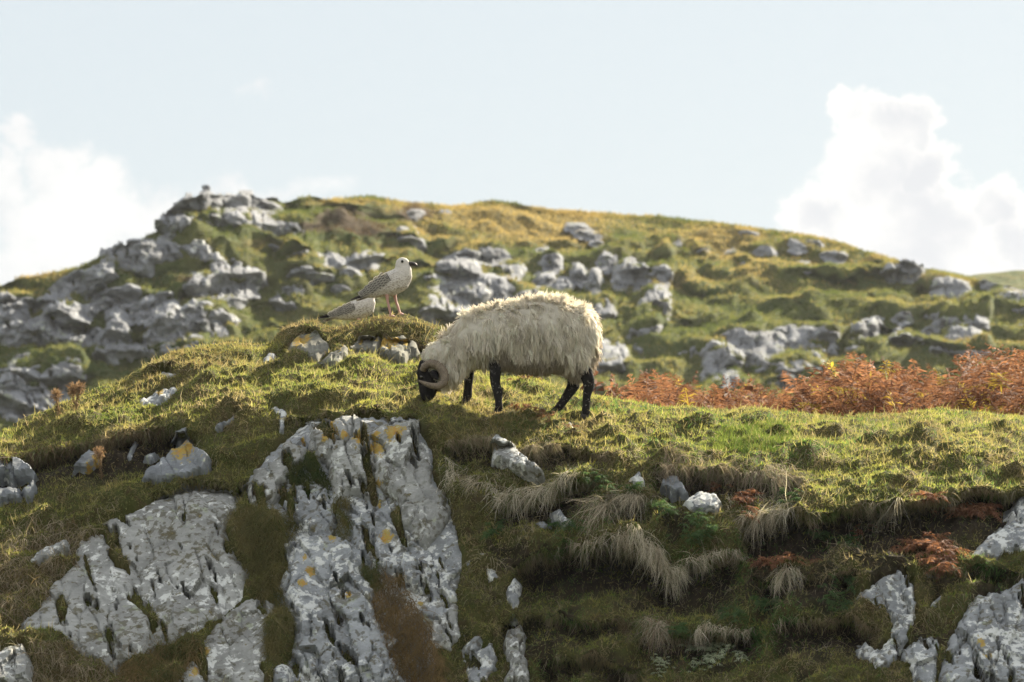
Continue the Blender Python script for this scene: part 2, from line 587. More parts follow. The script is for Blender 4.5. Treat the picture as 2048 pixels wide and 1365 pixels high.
stone(c6([(290, 522), (330, 470), (370, 452), (402, 470), (388, 500), (340, 520)]), .12, 4, M_SLATE,
      'triangular slate with yellow lichen edge behind the dry thistle on the left', orange=[(192, 925, 7), (178, 938, 6)], facet=.4)
stone(c6([(-40, 490), (60, 483), (130, 520), (152, 550), (60, 555), (-40, 545)]), .16, 7, M_SLATE, 'dark flat rock under the turf overhang at the left edge', facet=.6)
stone(c6([(-40, 590), (80, 600), (88, 632), (-40, 652)]), .12, 6, M_SLATE, 'low dark rock at the left edge beneath the flat rock', facet=.6)
stone(c6([(85, 605), (145, 567), (152, 612), (110, 637)]), .12, 6, M_SLATE, 'rounded dark stone beside the low dark rock on the left', facet=.6)
stone(c6([(105, 902), (160, 850), (270, 797), (278, 830), (200, 880), (150, 907)]), .11, 6, M_ROCK, 'pale pointed stone in dry grass at lower left', facet=.6)
stone(c6([(-40, 1270), (95, 1218), (130, 1280), (132, 1385), (-40, 1385)]), .14, 9, M_ROCK, 'grey boulder in the bottom left corner', facet=.8)
stone(c6([(548, 255), (600, 225), (650, 200), (712, 193), (707, 215), (680, 242), (620, 272), (560, 272)]), .10, 5, M_ROCKW,
      'sunlit pale rock with an orange spot on the left grass slope', orange=[(322, 790, 6)], facet=1.0)
stone(c6([(598, 168), (650, 133), (718, 150), (702, 162), (620, 178)]), .09, 5, M_ROCK, 'low grey rock under the brown turf ridge on the left slope', facet=.6)
stone(c6([(855, 243), (900, 226), (925, 240), (880, 252)]), .06, 4, M_SLATE, 'small grey stone on the left grass slope', facet=.4)
stone(c6([(1140, 178), (1180, 163), (1218, 190), (1170, 193)]), .06, 4, M_ROCK, 'small pale stone on the bright grass left of the sheep', facet=.4)
stone(c2([(255, 1125), (330, 1000), (540, 905), (600, 960), (690, 1095), (560, 1180), (400, 1150)]), .13, 6, M_TAN,
      'grey boulder with a yellow lichen patch under the left turf cap', orange=[(603, 694, 11), (616, 688, 8), (596, 702, 8)], facet=.5)
stone(c2([(865, 1080), (960, 975), (1090, 945), (1190, 990), (1165, 1105)]), .12, 5, M_TAN,
      'pale flat stone under the gull mound with a green lichen dot', orange=[(752, 687, 6), (722, 693, 4)], facet=.5)
stone(c2([(1150, 1085), (1200, 1000), (1390, 985), (1525, 1070), (1565, 1135), (1400, 1195), (1175, 1145)]), .15, 6, M_TAN,
      'yellow-lichened stone right beside the sheep neck', orange=[(768, 698, 13), (792, 700, 9), (812, 700, 7), (780, 706, 8)], facet=.5)
stone(c2([(560, 1215), (680, 1140), (820, 1045), (865, 1080), (855, 1170), (770, 1250)]), .12, 6, M_TAN,
      'slanting stone with mustard lichen tip between the boulders below the gulls', orange=[(680, 703, 9)], facet=.5)
stone(c2([(30, 1175), (90, 1095), (160, 1130), (150, 1190)]), .07, 5, M_SLATE, 'small grey stone at the left foot of the boulder pile', facet=.5)
stone(c7([(1165, 230), (1195, 197), (1270, 240), (1335, 310), (1425, 372), (1390, 390), (1300, 365), (1180, 315)]), .17, 5, M_ROCK,
      'tilted slate block jutting from the turf edge below the sheep', facet=.35)
stone(c7([(1450, 550), (1500, 543), (1558, 612), (1520, 618)]), .10, 4, M_ROCKW, 'white sliver of stone in the dark hollow below the slate block', facet=.3)
stone(c7([(1360, 600), (1420, 590), (1470, 612), (1400, 620)]), .07, 4, M_SLATE, 'flat grey stone left of the white sliver', facet=.3)
stone(c8([(1120, 960), (1190, 900), (1330, 830), (1390, 890), (1397, 1050), (1370, 1130), (1290, 1260), (1200, 1345), (1215, 1280), (1140, 1210), (1150, 1185), (1240, 1220), (1290, 1150), (1300, 1090), (1260, 1010), (1150, 1000)]), .13, 7, M_ROCKW,
      'hook-shaped pale rock at lower right', **RK)
stone(c8([(1340, 1230), (1400, 1160), (1480, 1150), (1512, 1190), (1500, 1290), (1490, 1385), (1400, 1385), (1390, 1280)]), .13, 9, M_ROCKW, 'rounded pale rock right of the hook-shaped rock', **RK)
stone(c8([(1630, 1050), (1690, 960), (1800, 940), (1928, 885), (2030, 870), (2030, 1385), (1525, 1385), (1530, 1280), (1580, 1150)]), .16, 12, M_ROCKW,
      'large pale cracked rock in the bottom right corner with an orange dot', orange=[(1960, 1300, 10), (1972, 1320, 8)], step=3, **RK)
stone(c8([(1690, 733), (1800, 640), (1928, 568), (2010, 540), (2010, 700), (1800, 728)]), .13, 7, M_ROCKW, 'pale slab at the right edge above the corner rock', **RK)
stone(c8([(1872, 532), (1928, 468), (2010, 450), (2010, 540), (1890, 557)]), .12, 6, M_ROCKW, 'small pale rock at the right edge under dark turf', **RK)
stone(c8([(1455, 1025), (1490, 970), (1520, 943), (1533, 975), (1510, 1010), (1460, 1042)]), .09, 5, M_ROCKW, 'small pale stone between the hook-shaped rock and the corner rock', facet=.5)
stone(c8([(1418, 820), (1440, 793), (1478, 820), (1460, 847)]), .09, 5, M_ROCKW, 'small white stone under the rust bracken on the right', facet=.4)
stone(c8([(168, 430), (180, 393), (232, 383), (282, 430), (305, 472), (230, 462)]), .12, 5, M_SLATE, 'dark grey stone under the pale hanging grass', facet=.4)
stone(c8([(262, 532), (300, 490), (360, 466), (432, 475), (468, 510), (430, 552), (330, 552)]), .14, 7, M_ROCKW, 'rounded pale boulder below the hanging grass', facet=.4)
stone(c8([(26, 382), (70, 338), (87, 400), (50, 417)]), .08, 4, M_ROCKW, 'small pointed white stone right of the slate block', facet=.3)
stone(c1([(1170, 1050), (1250, 1070), (1310, 1125), (1220, 1118)]), .06, 4, M_ROCK, 'small mossy stone at the feet of the sheep', facet=.4)
stone(c1([(1455, 1175), (1490, 1160), (1520, 1212), (1490, 1225)]), .05, 3, M_ROCKW, 'tiny white stone in front of the hind feet of the sheep', facet=.3)
stone([(1425, 845), (1440, 842), (1448, 858), (1432, 862)], .05, 3, M_ROCKW, 'small pale stone beside a dark tussock on the right lawn', facet=.3)

def hole(px, py, sc=1.0):
    """distance (px, positive on bare rock) to the turf-filled hollows in the bedrock"""
    q = np.stack([px / sc, py / sc, np.zeros(px.shape)], -1)
    u_, v_ = q[..., 0] * .94 - q[..., 1] * .34, q[..., 0] * .34 + q[..., 1] * .94
    n_ = fbm(np.stack([u_ / 30, v_ / 85, q[..., 2]], -1), 1, 4, 301, .55)
    return (.50 - n_) * 60 * sc


# ------------------------------------------------------------------ the bank
CREST = np.array([(-500, 1010), (-250, 940), (0, 865), (60, 832), (110, 815), (170, 787), (230, 765), (280, 742), (340, 707), (400, 692), (460, 687), (520, 692), (540, 690), (556, 668), (575, 652), (600, 644),
                  (630, 642), (655, 655), (690, 654), (712, 641), (750, 634), (780, 629), (815, 630), (850, 643), (890, 660), (920, 690), (1000, 752), (1100, 768), (1170, 786), (1215, 795), (1260, 805), (1330, 816), (1500, 822),
                  (1600, 827), (1680, 836), (1760, 832), (1880, 820), (1950, 826), (2048, 831), (2300, 835), (2600, 850)], float)
COLS = {
    -500: [(1010, 25.5), (1060, 24.4), (1200, 23.0), (1400, 21.5), (1640, 20.2)],
    0: [(865, 25.2), (890, 24.6), (920, 24.1), (1000, 23.6), (1100, 22.9), (1200, 22.2), (1365, 21.3), (1640, 20.0)],
    250: [(755, 26.0), (800, 25.2), (860, 24.3), (900, 23.9), (980, 23.4), (1100, 22.8), (1365, 21.5), (1640, 20.2)],
    500: [(688, 26.6), (730, 25.5), (790, 24.6), (840, 24.0), (900, 23.6), (1000, 23.2), (1365, 21.6), (1640, 20.4)],
    700: [(640, 26.2), (690, 25.7), (740, 25.0), (790, 24.2), (830, 23.7), (860, 23.5), (1000, 23.1), (1365, 21.8), (1640, 20.6)],
    850: [(640, 26.2), (690, 25.8), (740, 25.0), (800, 24.05), (830, 23.7), (870, 23.4), (920, 23.2), (1365, 21.8), (1640, 20.6)],
    1000: [(750, 26.0), (790, 24.9), (815, 24.2), (835, 23.85), (880, 23.3), (920, 23.0), (1000, 22.8), (1365, 21.7), (1640, 20.5)],
    1200: [(790, 25.2), (835, 23.95), (880, 23.3), (920, 22.9), (1000, 22.6), (1365, 21.4), (1640, 20.2)],
    1400: [(817, 25.0), (850, 24.1), (900, 23.2), (950, 22.6), (1000, 22.4), (1365, 21.2), (1640, 20.0)],
    1700: [(835, 25.0), (870, 24.0), (920, 23.0), (980, 22.3), (1040, 21.9), (1365, 20.8), (1640, 19.6)],
    2048: [(830, 25.5), (870, 24.2), (920, 23.2), (970, 22.4), (1020, 22.0), (1365, 20.6), (1640, 19.4)],
    2600: [(850, 25.8), (890, 24.4), (940, 23.2), (990, 22.4), (1040, 22.0), (1365, 20.6), (1640, 19.4)],
}
_cx = np.array(sorted(COLS), float)
_pyg = np.arange(600, 1661, 5.0)
_tab = np.stack([np.interp(_pyg, *np.array(COLS[int(k)]).T) for k in _cx])
# beyond a column's crest go on backwards at the crest's slope
for _i, _k in enumerate(_cx):
    c0, c1_ = COLS[int(_k)][0], COLS[int(_k)][1]
    sl = (c1_[1] - c0[1]) / (c1_[0] - c0[0])
    m_ = _pyg < c0[0]
    _tab[_i, m_] = c0[1] + (_pyg[m_] - c0[0]) * sl * .6
# smooth along py
ker = np.exp(-np.linspace(-2, 2, 9) ** 2)
ker /= ker.sum()
_pad = np.pad(_tab, ((0, 0), (4, 4)), mode='edge')
_tab = np.stack([np.convolve(r, ker, 'valid') for r in _pad])

LEDGES = [  # lip polyline, depth m, extent px
    ([(-300, 960), (-50, 918), (60, 905), (150, 892), (230, 880), (330, 868), (400, 878)], .38, 110),
    ([(300, 990), (380, 975), (470, 972), (510, 965)], .22, 50),
    ([(560, 852), (640, 833), (740, 828), (845, 832)], .10, 50),
    ([(880, 902), (960, 893), (1060, 903), (1130, 898), (1220, 922)], .26, 60),
    ([(985, 1010), (1060, 1000), (1130, 985), (1205, 965)], .36, 90),
    ([(1210, 1000), (1260, 990), (1310, 1000)], .32, 95),
    ([(1030, 1125), (1130, 1098), (1240, 1097), (1340, 1122), (1490, 1118)], .55, 130),
    ([(1300, 940), (1400, 932), (1500, 952), (1610, 955)], .36, 90),
    ([(1470, 1045), (1560, 1025), (1620, 1032), (1740, 1012), (1850, 1002), (1950, 985), (2100, 972)], .50, 150),
    ([(1500, 1168), (1600, 1157), (1720, 1160)], .32, 100),
    ([(985, 1240), (1080, 1228), (1180, 1242), (1275, 1238)], .24, 70),
    ([(1540, 1250), (1640, 1238), (1760, 1252)], .30, 85),
    ([(1080, 1330), (1180, 1318), (1290, 1335)], .26, 70),
    ([(1840, 1165), (1920, 1150), (2060, 1130)], .22, 60),
    ([(1270, 1268), (1400, 1268), (1530, 1253)], .38, 100),
    ([(542, 705), (580, 684), (625, 674), (665, 694)], .26, 42),
    ([(700, 690), (760, 682), (830, 690), (890, 702)], .30, 45),
    ([(280, 775), (350, 735), (430, 715), (505, 705)], .08, 30),
]
BUMPS = [(600, 660, 50, 16, .06), (790, 662, 95, 18, .06), (860, 672, 30, 12, .05), (400, 748, 45, 13, .07), (605, 722, 24, 12, .07), (330, 748, 60, 20, .05), (1400, 856, 34, 15, .10), (1530, 838, 42, 12, .09), (1850, 885, 45, 18, .10), (1820, 905, 60, 20, .07),
         (1960, 915, 75, 28, .13), (2030, 870, 50, 18, .10), (1700, 842, 60, 12, .06), (1270, 850, 40, 12, .04), (950, 770, 40, 15, .08), (1060, 770, 35, 12, .08), (740, 740, 40, 15, .07),
         (480, 820, 90, 25, .07), (350, 850, 60, 22, .06), (1000, 850, 60, 14, .05), (1100, 900, 80, 14, .04), (900, 860, 50, 30, .06), (620, 780, 100, 25, .05), (1600, 890, 120, 25, .05),
         (540, 1060, 60, 40, .10), (620, 930, 40, 35, .09), (1240, 1090, 90, 14, .06), (1650, 1210, 80, 40, .08), (1860, 1160, 120, 30, .08)]


def crest(px):
    return np.interp(px, CREST[:, 0], CREST[:, 1])


def bank_Y(px, py):
    px = np.asarray(px, float)
    py = np.asarray(py, float)
    px, py = np.broadcast_arrays(px, py)
    fi = np.interp(px, _cx, np.arange(len(_cx)))
    i = np.clip(fi.astype(int), 0, len(_cx) - 2)
    t = fi - i
    t = t * t * (3 - 2 * t)
    fj = np.clip((py - _pyg[0]) / 5.0, 0, len(_pyg) - 1.001)
    j = fj.astype(int)
    s = fj - j
    a = _tab[i, j] * (1 - s) + _tab[i, j + 1] * s
    b = _tab[i + 1, j] * (1 - s) + _tab[i + 1, j + 1] * s
    return a * (1 - t) + b * t


def ledge_off(px, py):
    off = np.zeros(px.shape)
    soil_shade = np.zeros(px.shape)
    nz = fbm(np.stack([px / 60, py * 0, px * 0], -1), 1, 3, 5) * 12
    for k, (lip, a, h) in enumerate(LEDGES):
        lip = np.array(lip, float)
        ly = np.interp(px, lip[:, 0], lip[:, 1]) + nz
        w = smooth(px, lip[0, 0] - 10, lip[0, 0] + 35) * (1 - smooth(px, lip[-1, 0] - 35, lip[-1, 0] + 10))
        d = py - ly
        o = 1.75 * a * smooth(d, -2, 11) * np.clip(1 - d / h, 0, 1) ** 1.1
        off = np.maximum(off, o * w)
        top = -.05 * np.exp(-((d + 8) / 14) ** 2) * w
        off = off + np.where(d < 6, top, 0)
        soil_shade = np.maximum(soil_shade, smooth(d, 4, 18) * (1 - smooth(d, h * .55, h * .9)) * w * min(1, a / .3))  # soil plus painted shade in the hollow below each lip
    return off, soil_shade


NC, NR, NB = 700, 250, 36
gx = np.linspace(-420, 2520, NC)
gv = np.linspace(0, 1, NR)
PX = np.broadcast_to(gx[None, :], (NR, NC))
CR = crest(gx)
PY = 1640 + gv[:, None] * (CR[None, :] - 1640)
off, soil_shade = ledge_off(PX, PY)
stone_in = np.full(PX.shape, -1e9)
for s_ in ST:
    p_ = np.array(s_['poly'])
    b_ = (PX > p_[:, 0].min() - 25) & (PX < p_[:, 0].max() + 25) & (PY > p_[:, 1].min() - 25) & (PY < p_[:, 1].max() + 25)
    if b_.any():
        d_ = sdf_poly(PX[b_], PY[b_], p_)
        if s_['name'] in ('rock_outcrop', 'slab'):
            d_ = np.minimum(d_ + 4, hole(PX[b_], PY[b_]) + 2)
        stone_in[b_] = np.maximum(stone_in[b_], d_)
stone_m = smooth(stone_in, -2, 8)
BASE = at(PX, PY, bank_Y(PX, PY) + off)
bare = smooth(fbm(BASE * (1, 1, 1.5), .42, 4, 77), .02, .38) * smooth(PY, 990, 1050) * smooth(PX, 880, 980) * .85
soil_shade = np.maximum(soil_shade, bare)
DISP_DIR = np.array((0, -.55, .83))
bumps = np.zeros(PX.shape)
for (bx, by, rx, ry, a) in BUMPS:
    q = ((PX - bx) / rx) ** 2 + ((PY - by) / ry) ** 2
    bumps += a * np.exp(-q)
lump = fbm(BASE * (1, .8, 1), .45, 3, 21) * .055
tuss = np.abs(fbm(BASE, .17, 3, 31)) * .058 - .012 + np.clip(fbm(BASE * (1, .7, 1), .33, 2, 33) - .15, 0, 1) * .10
fine = fbm(BASE, .05, 2, 41) * .010
edge_fade = np.minimum(1, (1 - gv[:, None]) * 30 + .25)
front = smooth(PY - CR[None], 120, 260)
lump = lump + front * fbm(BASE, .24, 3, 27) * .075
calm = 1 - .7 * np.exp(-((PX - 720) / 190) ** 2 - ((PY - 655) / 28) ** 2)
disp = (bumps + lump * calm + tuss * calm + fine) * (1 - .85 * stone_m) - .035 * stone_m
BANK = BASE + disp[..., None] * DISP_DIR * edge_fade[..., None]
# back of the bank: flat on the right, where the bracken stands; falling away on the left
back = []
gright = smooth(gx, 1000, 1350)
for k in range(1, NB + 1):
    t = (k / NB) ** 1.6 * 16
    c = BANK[-1].copy()
    fall = (1 - gright) * (.55 * t) + gright * (.012 * t + .5 * np.maximum(0, t - 11))
    c[:, 1] += t
    c[:, 0] *= (c[:, 1] / BANK[-1][:, 1])
    c[:, 2] -= fall
    c[:, 2] = np.maximum(c[:, 2] + fbm(c, .6, 3, 51) * .05 * min(1, k / 4), -.3)
    back.append(c)
foot = BANK[0].copy()
foot[:, 1] -= .5
foot[:, 2] = -.4
ALL = np.concatenate([foot[None], BANK, np.stack(back)], 0)
soil_shade_all = np.concatenate([soil_shade[:1], soil_shade, np.zeros((NB, NC))], 0)
soil_shade_all = np.clip(soil_shade_all, 0, 1)
# the low ground and the sea-level plain, out to the horizon
g = np.array([(-3000, -200, -.25), (3000, -200, -.25), (3000, 5000, -.25), (-3000, 5000, -.25)])
kind(make_mesh('ground', g, quads=[(0, 1, 2, 3)], mat=M_HILL, fattrs={'gold': np.zeros(4), 'brown': np.zeros(4)}), 'structure')
bank = make_mesh('grassy_bank', ALL, quads=grid_quads(NR + 1 + NB, NC), mat=M_TURF, fattrs={'soil_shade': soil_shade_all})
kind(bank, 'structure')
BN = grid_normals(ALL)
if BN[NR - 60, NC // 2, 2] < 0:
    BN = -BN


def bank_idx(px, py):
    fi = np.interp(px, gx, np.arange(NC))
    v = (1640 - py) / (1640 - np.interp(px, gx, CR))
    fj = np.clip(v, 0, 1) * (NR - 1)
    return fi, fj


def bil(A, fi, fj):
    i = np.clip(fi.astype(int), 0, A.shape[1] - 2)
    j = np.clip(fj.astype(int), 0, A.shape[0] - 2)
    t = (fi - i)
    s = (fj - j)
    if A.ndim == 3:
        t, s = t[..., None], s[..., None]
    return (A[j, i] * (1 - t) + A[j, i + 1] * t) * (1 - s) + (A[j + 1, i] * (1 - t) + A[j + 1, i + 1] * t) * s


def bank_at(px, py):
    px, py = np.atleast_1d(np.asarray(px, float)), np.atleast_1d(np.asarray(py, float))
    return bil(BANK, *bank_idx(px, py))


# ------------------------------------------------------------------ rock patches sunk into a slope
def rock_patch(name, poly, surf, T, edge, mat, step=2.5, warp=5, orange=(), facet=1.0, mscale=.0035, parent=None, seed=0, tilt=1.0, swell=0.0, holes=False, hole_scale=1.0, cell=56.0, blocky=1.0, out=(0, -.86, .5), lean=0.0):
    poly = np.asarray(poly, float)
    r = np.random.default_rng(1000 + seed)
    mg = 10 * step / 2.5 + swell
    x0, y0 = poly.min(0) - mg
    x1, y1 = poly.max(0) + mg
    nx, ny = max(6, int((x1 - x0) / step)), max(6, int((y1 - y0) / step))
    X, Y = np.meshgrid(np.linspace(x0, x1, nx), np.linspace(y1, y0, ny))
    q = np.stack([X, Y, np.full(X.shape, seed * 7.7)], -1)
    wx = fbm(q, 22 * step / 2.5, 3, seed % 7) * warp
    wy = fbm(q + 91, 22 * step / 2.5, 3, seed % 5 + 2) * warp
    sd_ = sdf_poly(X + wx, Y + wy, poly) + swell
    if holes:
        sd_ = sd_ + 4 * hole_scale * fbm(np.stack([X, Y, X * 0], -1) / (9 * hole_scale), 1, 2, 307)
        sh_ = hole(X, Y, hole_scale)
        sp_ = sd_
        sd_ = np.minimum(sd_, sh_)
    T = T * 1.0
    prof = np.where(sd_ > 0, np.clip(sd_ / edge, 0, 1) ** .45, 0)
    if holes:
        prof = np.where(sd_ > 0, np.minimum(np.clip(sp_ / edge, 0, 1) ** .45, np.clip(sh_ / (2.6 * step), 0, 1) ** .5), 0)
    # facets
    area = (x1 - x0) * (y1 - y0) / (mscale / .0035) ** 0
    K = int(np.clip(area / cell ** 2, 4, 60))
    sx, sy = r.uniform(x0, x1, K), r.uniform(y0, y1, K)
    tl = r.normal(size=(K, 2)) * .11 * tilt
    th = r.normal(size=K) * .11 * T * blocky
    ca, sa = math.cos(.35), math.sin(.35)
    wx2 = wx * .8 + fbm(q, 60, 2, 9) * .16 * cell
    dd = np.stack([(((X + wx2 - a) * ca - (Y - b) * sa) * 1.7) ** 2 + (((X + wx2 - a) * sa + (Y - b) * ca) * 1.0) ** 2 for a, b in zip(sx, sy)])
    order = np.argsort(dd, axis=0)
    k0, k1 = order[0], order[1]
    d0 = np.sqrt(np.take_along_axis(dd, k0[None], 0)[0])
    d1 = np.sqrt(np.take_along_axis(dd, k1[None], 0)[0])
    fh = th[k0] + (tl[k0, 0] * (X - sx[k0]) + tl[k0, 1] * (Y - sy[k0])) * mscale
    crack = -.24 * T * np.exp(-((d1 - d0) / (2.2 * step)) ** 2) * (r.random(K)[k0] > .62)
    h = T * prof + facet * prof * (np.clip(fh, -.6 * max(T, .08), .6 * max(T, .08)) + crack) + fbm(q, 30 * step / 2.5, 4, 13) * .035 * T * prof * min(1, facet + .2) + fbm(q, 7 * step / 2.5, 3, 23) * .035 * T * prof * min(1, facet + .1)
    strata = fbm(np.stack([(X * sa + Y * ca) / 5, (X * ca - Y * sa) / 60, X * 0 + seed], -1), step / 2.5, 3, 17) * .075 * T * prof * min(1, facet + .1)
    h = h + strata
    h = np.where(sd_ <= 0, np.maximum(sd_, -mg) * T / mg * 1.2, h)
    out = np.asarray(out, float)
    out = out / np.linalg.norm(out)
    P = surf(X, Y) + h[..., None] * out
    keep = sd_ > -mg * .95
    og = np.zeros(X.shape)
    for (ox, oy, orr) in orange:
        og = np.maximum(og, np.clip(1.1 - .55 * np.hypot(X - ox, Y - oy) / orr, 0, 1))
    Q = grid_quads(ny, nx)
    kq = keep.ravel()[Q].all(1)
    Q = Q[kq]
    used = np.unique(Q)
    remap = np.full(nx * ny, -1)
    remap[used] = np.arange(len(used))
    V = P.reshape(-1, 3)[used]
    base = V.mean(0)
    base[2] = V[:, 2].min()
    ob = make_mesh(name, V, quads=remap[Q], mat=mat, parent=parent, loc=base, fattrs={'orange': og.ravel()[used]})
    ob.data.set_sharp_from_angle(angle=math.radians(28))
    return ob


def bank_surf(X, Y):
    return at(X, Y, bank_Y(X, Y) + .55 * ledge_off(X, Y)[0]) - np.array((0, -.02, .025))


MADE = []
for i, s_ in enumerate(ST):
    big = s_['name'] in ('rock_outcrop', 'slab')
    o = rock_patch(s_['name'], s_['poly'], bank_surf, s_['T'] * (.62 if big else 1) + (.045 if s_['of'] is not None else 0), s_['edge'] * (1.3 if big else 1), globals()[s_['mat']] if isinstance(s_['mat'], str) else s_['mat'], s_['step'], s_['warp'], s_['orange'], s_['facet'], seed=i, swell=6.0 if big else 1.0, tilt=1.25 if big else 1.6, cell=46.0 if big else 20.0, holes=big, parent=MADE[s_['of']] if s_['of'] is not None else None)
    MADE.append(o)
    if s_['of'] is None:
        tag(o, s_['label'], s_['cat'])
    else:
        o['label'] = s_['label']

# ------------------------------------------------------------------ far hill
HC = np.array([(-600, 700), (-300, 640), (0, 572), (40, 555), (80, 551), (130, 541), (160, 536), (185, 525), (220, 508), (275, 488), (285, 478), (315, 465), (330, 445), (355, 421), (380, 406), (400, 398), (409, 387), (416, 386),
               (425, 397), (440, 399), (465, 393), (480, 389), (497, 391), (505, 402), (540, 405), (570, 406), (600, 395), (625, 393), (650, 399), (700, 397), (740, 394), (765, 398), (800, 403), (860, 409),
               (900, 412), (940, 411), (960, 404), (985, 402), (1020, 405), (1060, 413), (1100, 419), (1200, 425), (1260, 431), (1320, 433), (1400, 442), (1500, 455), (1560, 464), (1620, 471), (1680, 485),
               (1740, 505), (1790, 521), (1830, 533), (1880, 544), (1930, 554), (2000, 575), (2048, 590), (2300, 680), (2700, 800)], float)
HCOLS = {-600: (700, 150, 1150, 105), 0: (570, 134, 1150, 117), 300: (470, 138, 1150, 119), 500: (400, 144, 1150, 120), 900: (410, 156, 1150, 111), 1300: (432, 162, 1150, 106), 1700: (490, 156, 1150, 106), 2048: (590, 146, 1150, 106), 2700: (800, 138, 1150, 98)}


HILLROCKS = []
for (x, y, a, b, r) in [(1030, 215, 150, 72, -30), (1265, 175, 130, 52, -10), (1450, 190, 90, 35, 10), (1370, 270, 250, 52, 5), (700, 470, 150, 80, -25), (400, 620, 200, 58, -30), (500, 600, 60, 50, -20), (1110, 420, 130, 28, 5),
                        (860, 415, 110, 40, 0), (1110, 612, 68, 58, 0), (1215, 570, 48, 90, -15), (1350, 570, 70, 78, 20), (1280, 515, 40, 46, 0), (1650, 500, 100, 62, -10), (1800, 482, 60, 45, 0), (1590, 660, 75, 48, -20),
                        (640, 660, 115, 34, -15), (60, 800, 85, 60, -30), (60, 895, 125, 48, -25), (290, 835, 175, 72, -25), (430, 765, 90, 33, -10), (510, 880, 38, 26, -30), (660, 770, 70, 40, -10), (790, 740, 32, 50, 20),
                        (890, 735, 66, 76, 10), (920, 880, 95, 85, -30), (1140, 800, 130, 70, 15), (1095, 870, 80, 45, -30), (1215, 905, 60, 46, 0), (620, 930, 66, 98, 35), (430, 912, 42, 25, -10), (125, 1100, 80, 105, 20),
                        (340, 1110, 115, 85, -40), (60, 1230, 75, 95, 0), (15, 1140, 32, 60, 0), (740, 960, 55, 30, 10), (1120, 692, 72, 18, 0), (1280, 692, 62, 14, 0), (30, 695, 44, 38, 0), (120, 705, 55, 18, -20), (920, 350, 38, 14, -10),
                        (1090, 390, 36, 24, 10), (1740, 572, 62, 28, -10), (1900, 540, 32, 25, 0), (860, 955, 62, 36, 0), (1030, 980, 70, 40, -20), (1860, 630, 40, 22, 0), (200, 1250, 70, 70, -20), (1500, 405, 30, 16, 20), (1610, 285, 22, 24, 10), (1320, 1000, 0, 0, 0)]:
    if a:
        HILLROCKS.append((x * .3663, y * .3663 + 350, a * .3663, b * .3663, r))
for (x, y, a, b, r) in [(580, 440, 95, 46, -30), (780, 380, 90, 33, 10), (560, 600, 150, 120, -35), (780, 560, 105, 48, 0), (470, 690, 65, 60, -40), (340, 330, 60, 34, 20), (310, 250, 42, 15, 10), (380, 530, 52, 30, -35), (80, 405, 78, 36, 0),
                        (10, 490, 28, 20, 0), (1100, 420, 40, 40, 20), (1250, 490, 25, 42, -10), (1335, 530, 25, 50, 0), (1165, 550, 36, 25, 0), (1410, 410, 36, 40, 10), (1530, 385, 52, 48, 20), (1560, 500, 80, 66, 20), (1690, 540, 48, 125, 10),
                        (1660, 690, 60, 105, 15), (1590, 830, 58, 118, 25), (1390, 690, 42, 62, 10), (1390, 970, 95, 120, -10), (1490, 880, 30, 62, 0), (1240, 235, 42, 12, 5), (1290, 270, 42, 12, 5), (1345, 287, 30, 10, 5), (1350, 320, 25, 9, 0),
                        (1040, 360, 32, 10, 0), (520, 160, 32, 18, 10), (370, 155, 32, 15, 0), (1780, 340, 25, 28, 20), (1640, 360, 32, 18, 10), (1480, 520, 24, 40, 5), (900, 470, 40, 25, -10), (1060, 520, 44, 26, -20), (980, 620, 60, 40, -20)]:
    HILLROCKS.append((x * .3663 + 700, y * .3663 + 370, a * .3663, b * .3663, r))
for (x, y, a, b, r) in [(1280, 430, 62, 48, 10), (1170, 452, 26, 36, 0), (490, 350, 52, 34, 10), (660, 300, 42, 25, 15), (760, 295, 52, 15, 15), (870, 360, 52, 18, 5), (400, 240, 42, 12, 10), (390, 410, 42, 20, 15), (10, 310, 26, 25, 0),
                        (320, 350, 32, 10, 0), (1520, 560, 120, 56, 20), (1640, 700, 60, 88, 15), (1510, 725, 50, 48, 0), (1450, 690, 70, 38, -10), (1250, 700, 40, 25, 0), (310, 850, 135, 72, -25), (500, 880, 80, 76, -10), (640, 800, 110, 48, 0),
                        (760, 850, 110, 85, 0), (260, 965, 82, 68, -30), (640, 975, 70, 56, 20), (720, 950, 60, 50, 0), (560, 1052, 72, 28, 0), (1090, 730, 26, 30, 10), (1040, 790, 52, 58, -20), (980, 880, 42, 58, 0), (1250, 812, 52, 34, 20),
                        (1320, 840, 40, 24, 0), (1590, 872, 100, 76, 20), (1430, 890, 30, 50, 0), (1830, 640, 110, 66, 10), (1750, 512, 62, 20, 20), (1870, 545, 62, 24, 0), (100, 850, 62, 25, -35), (700, 420, 30, 14, 0), (150, 340, 25, 12, 0), (1400, 790, 40, 26, 10)]:
    HILLROCKS.append((x * .3662 + 1350, y * .3662 + 380, a * .3662, b * .3662, r))


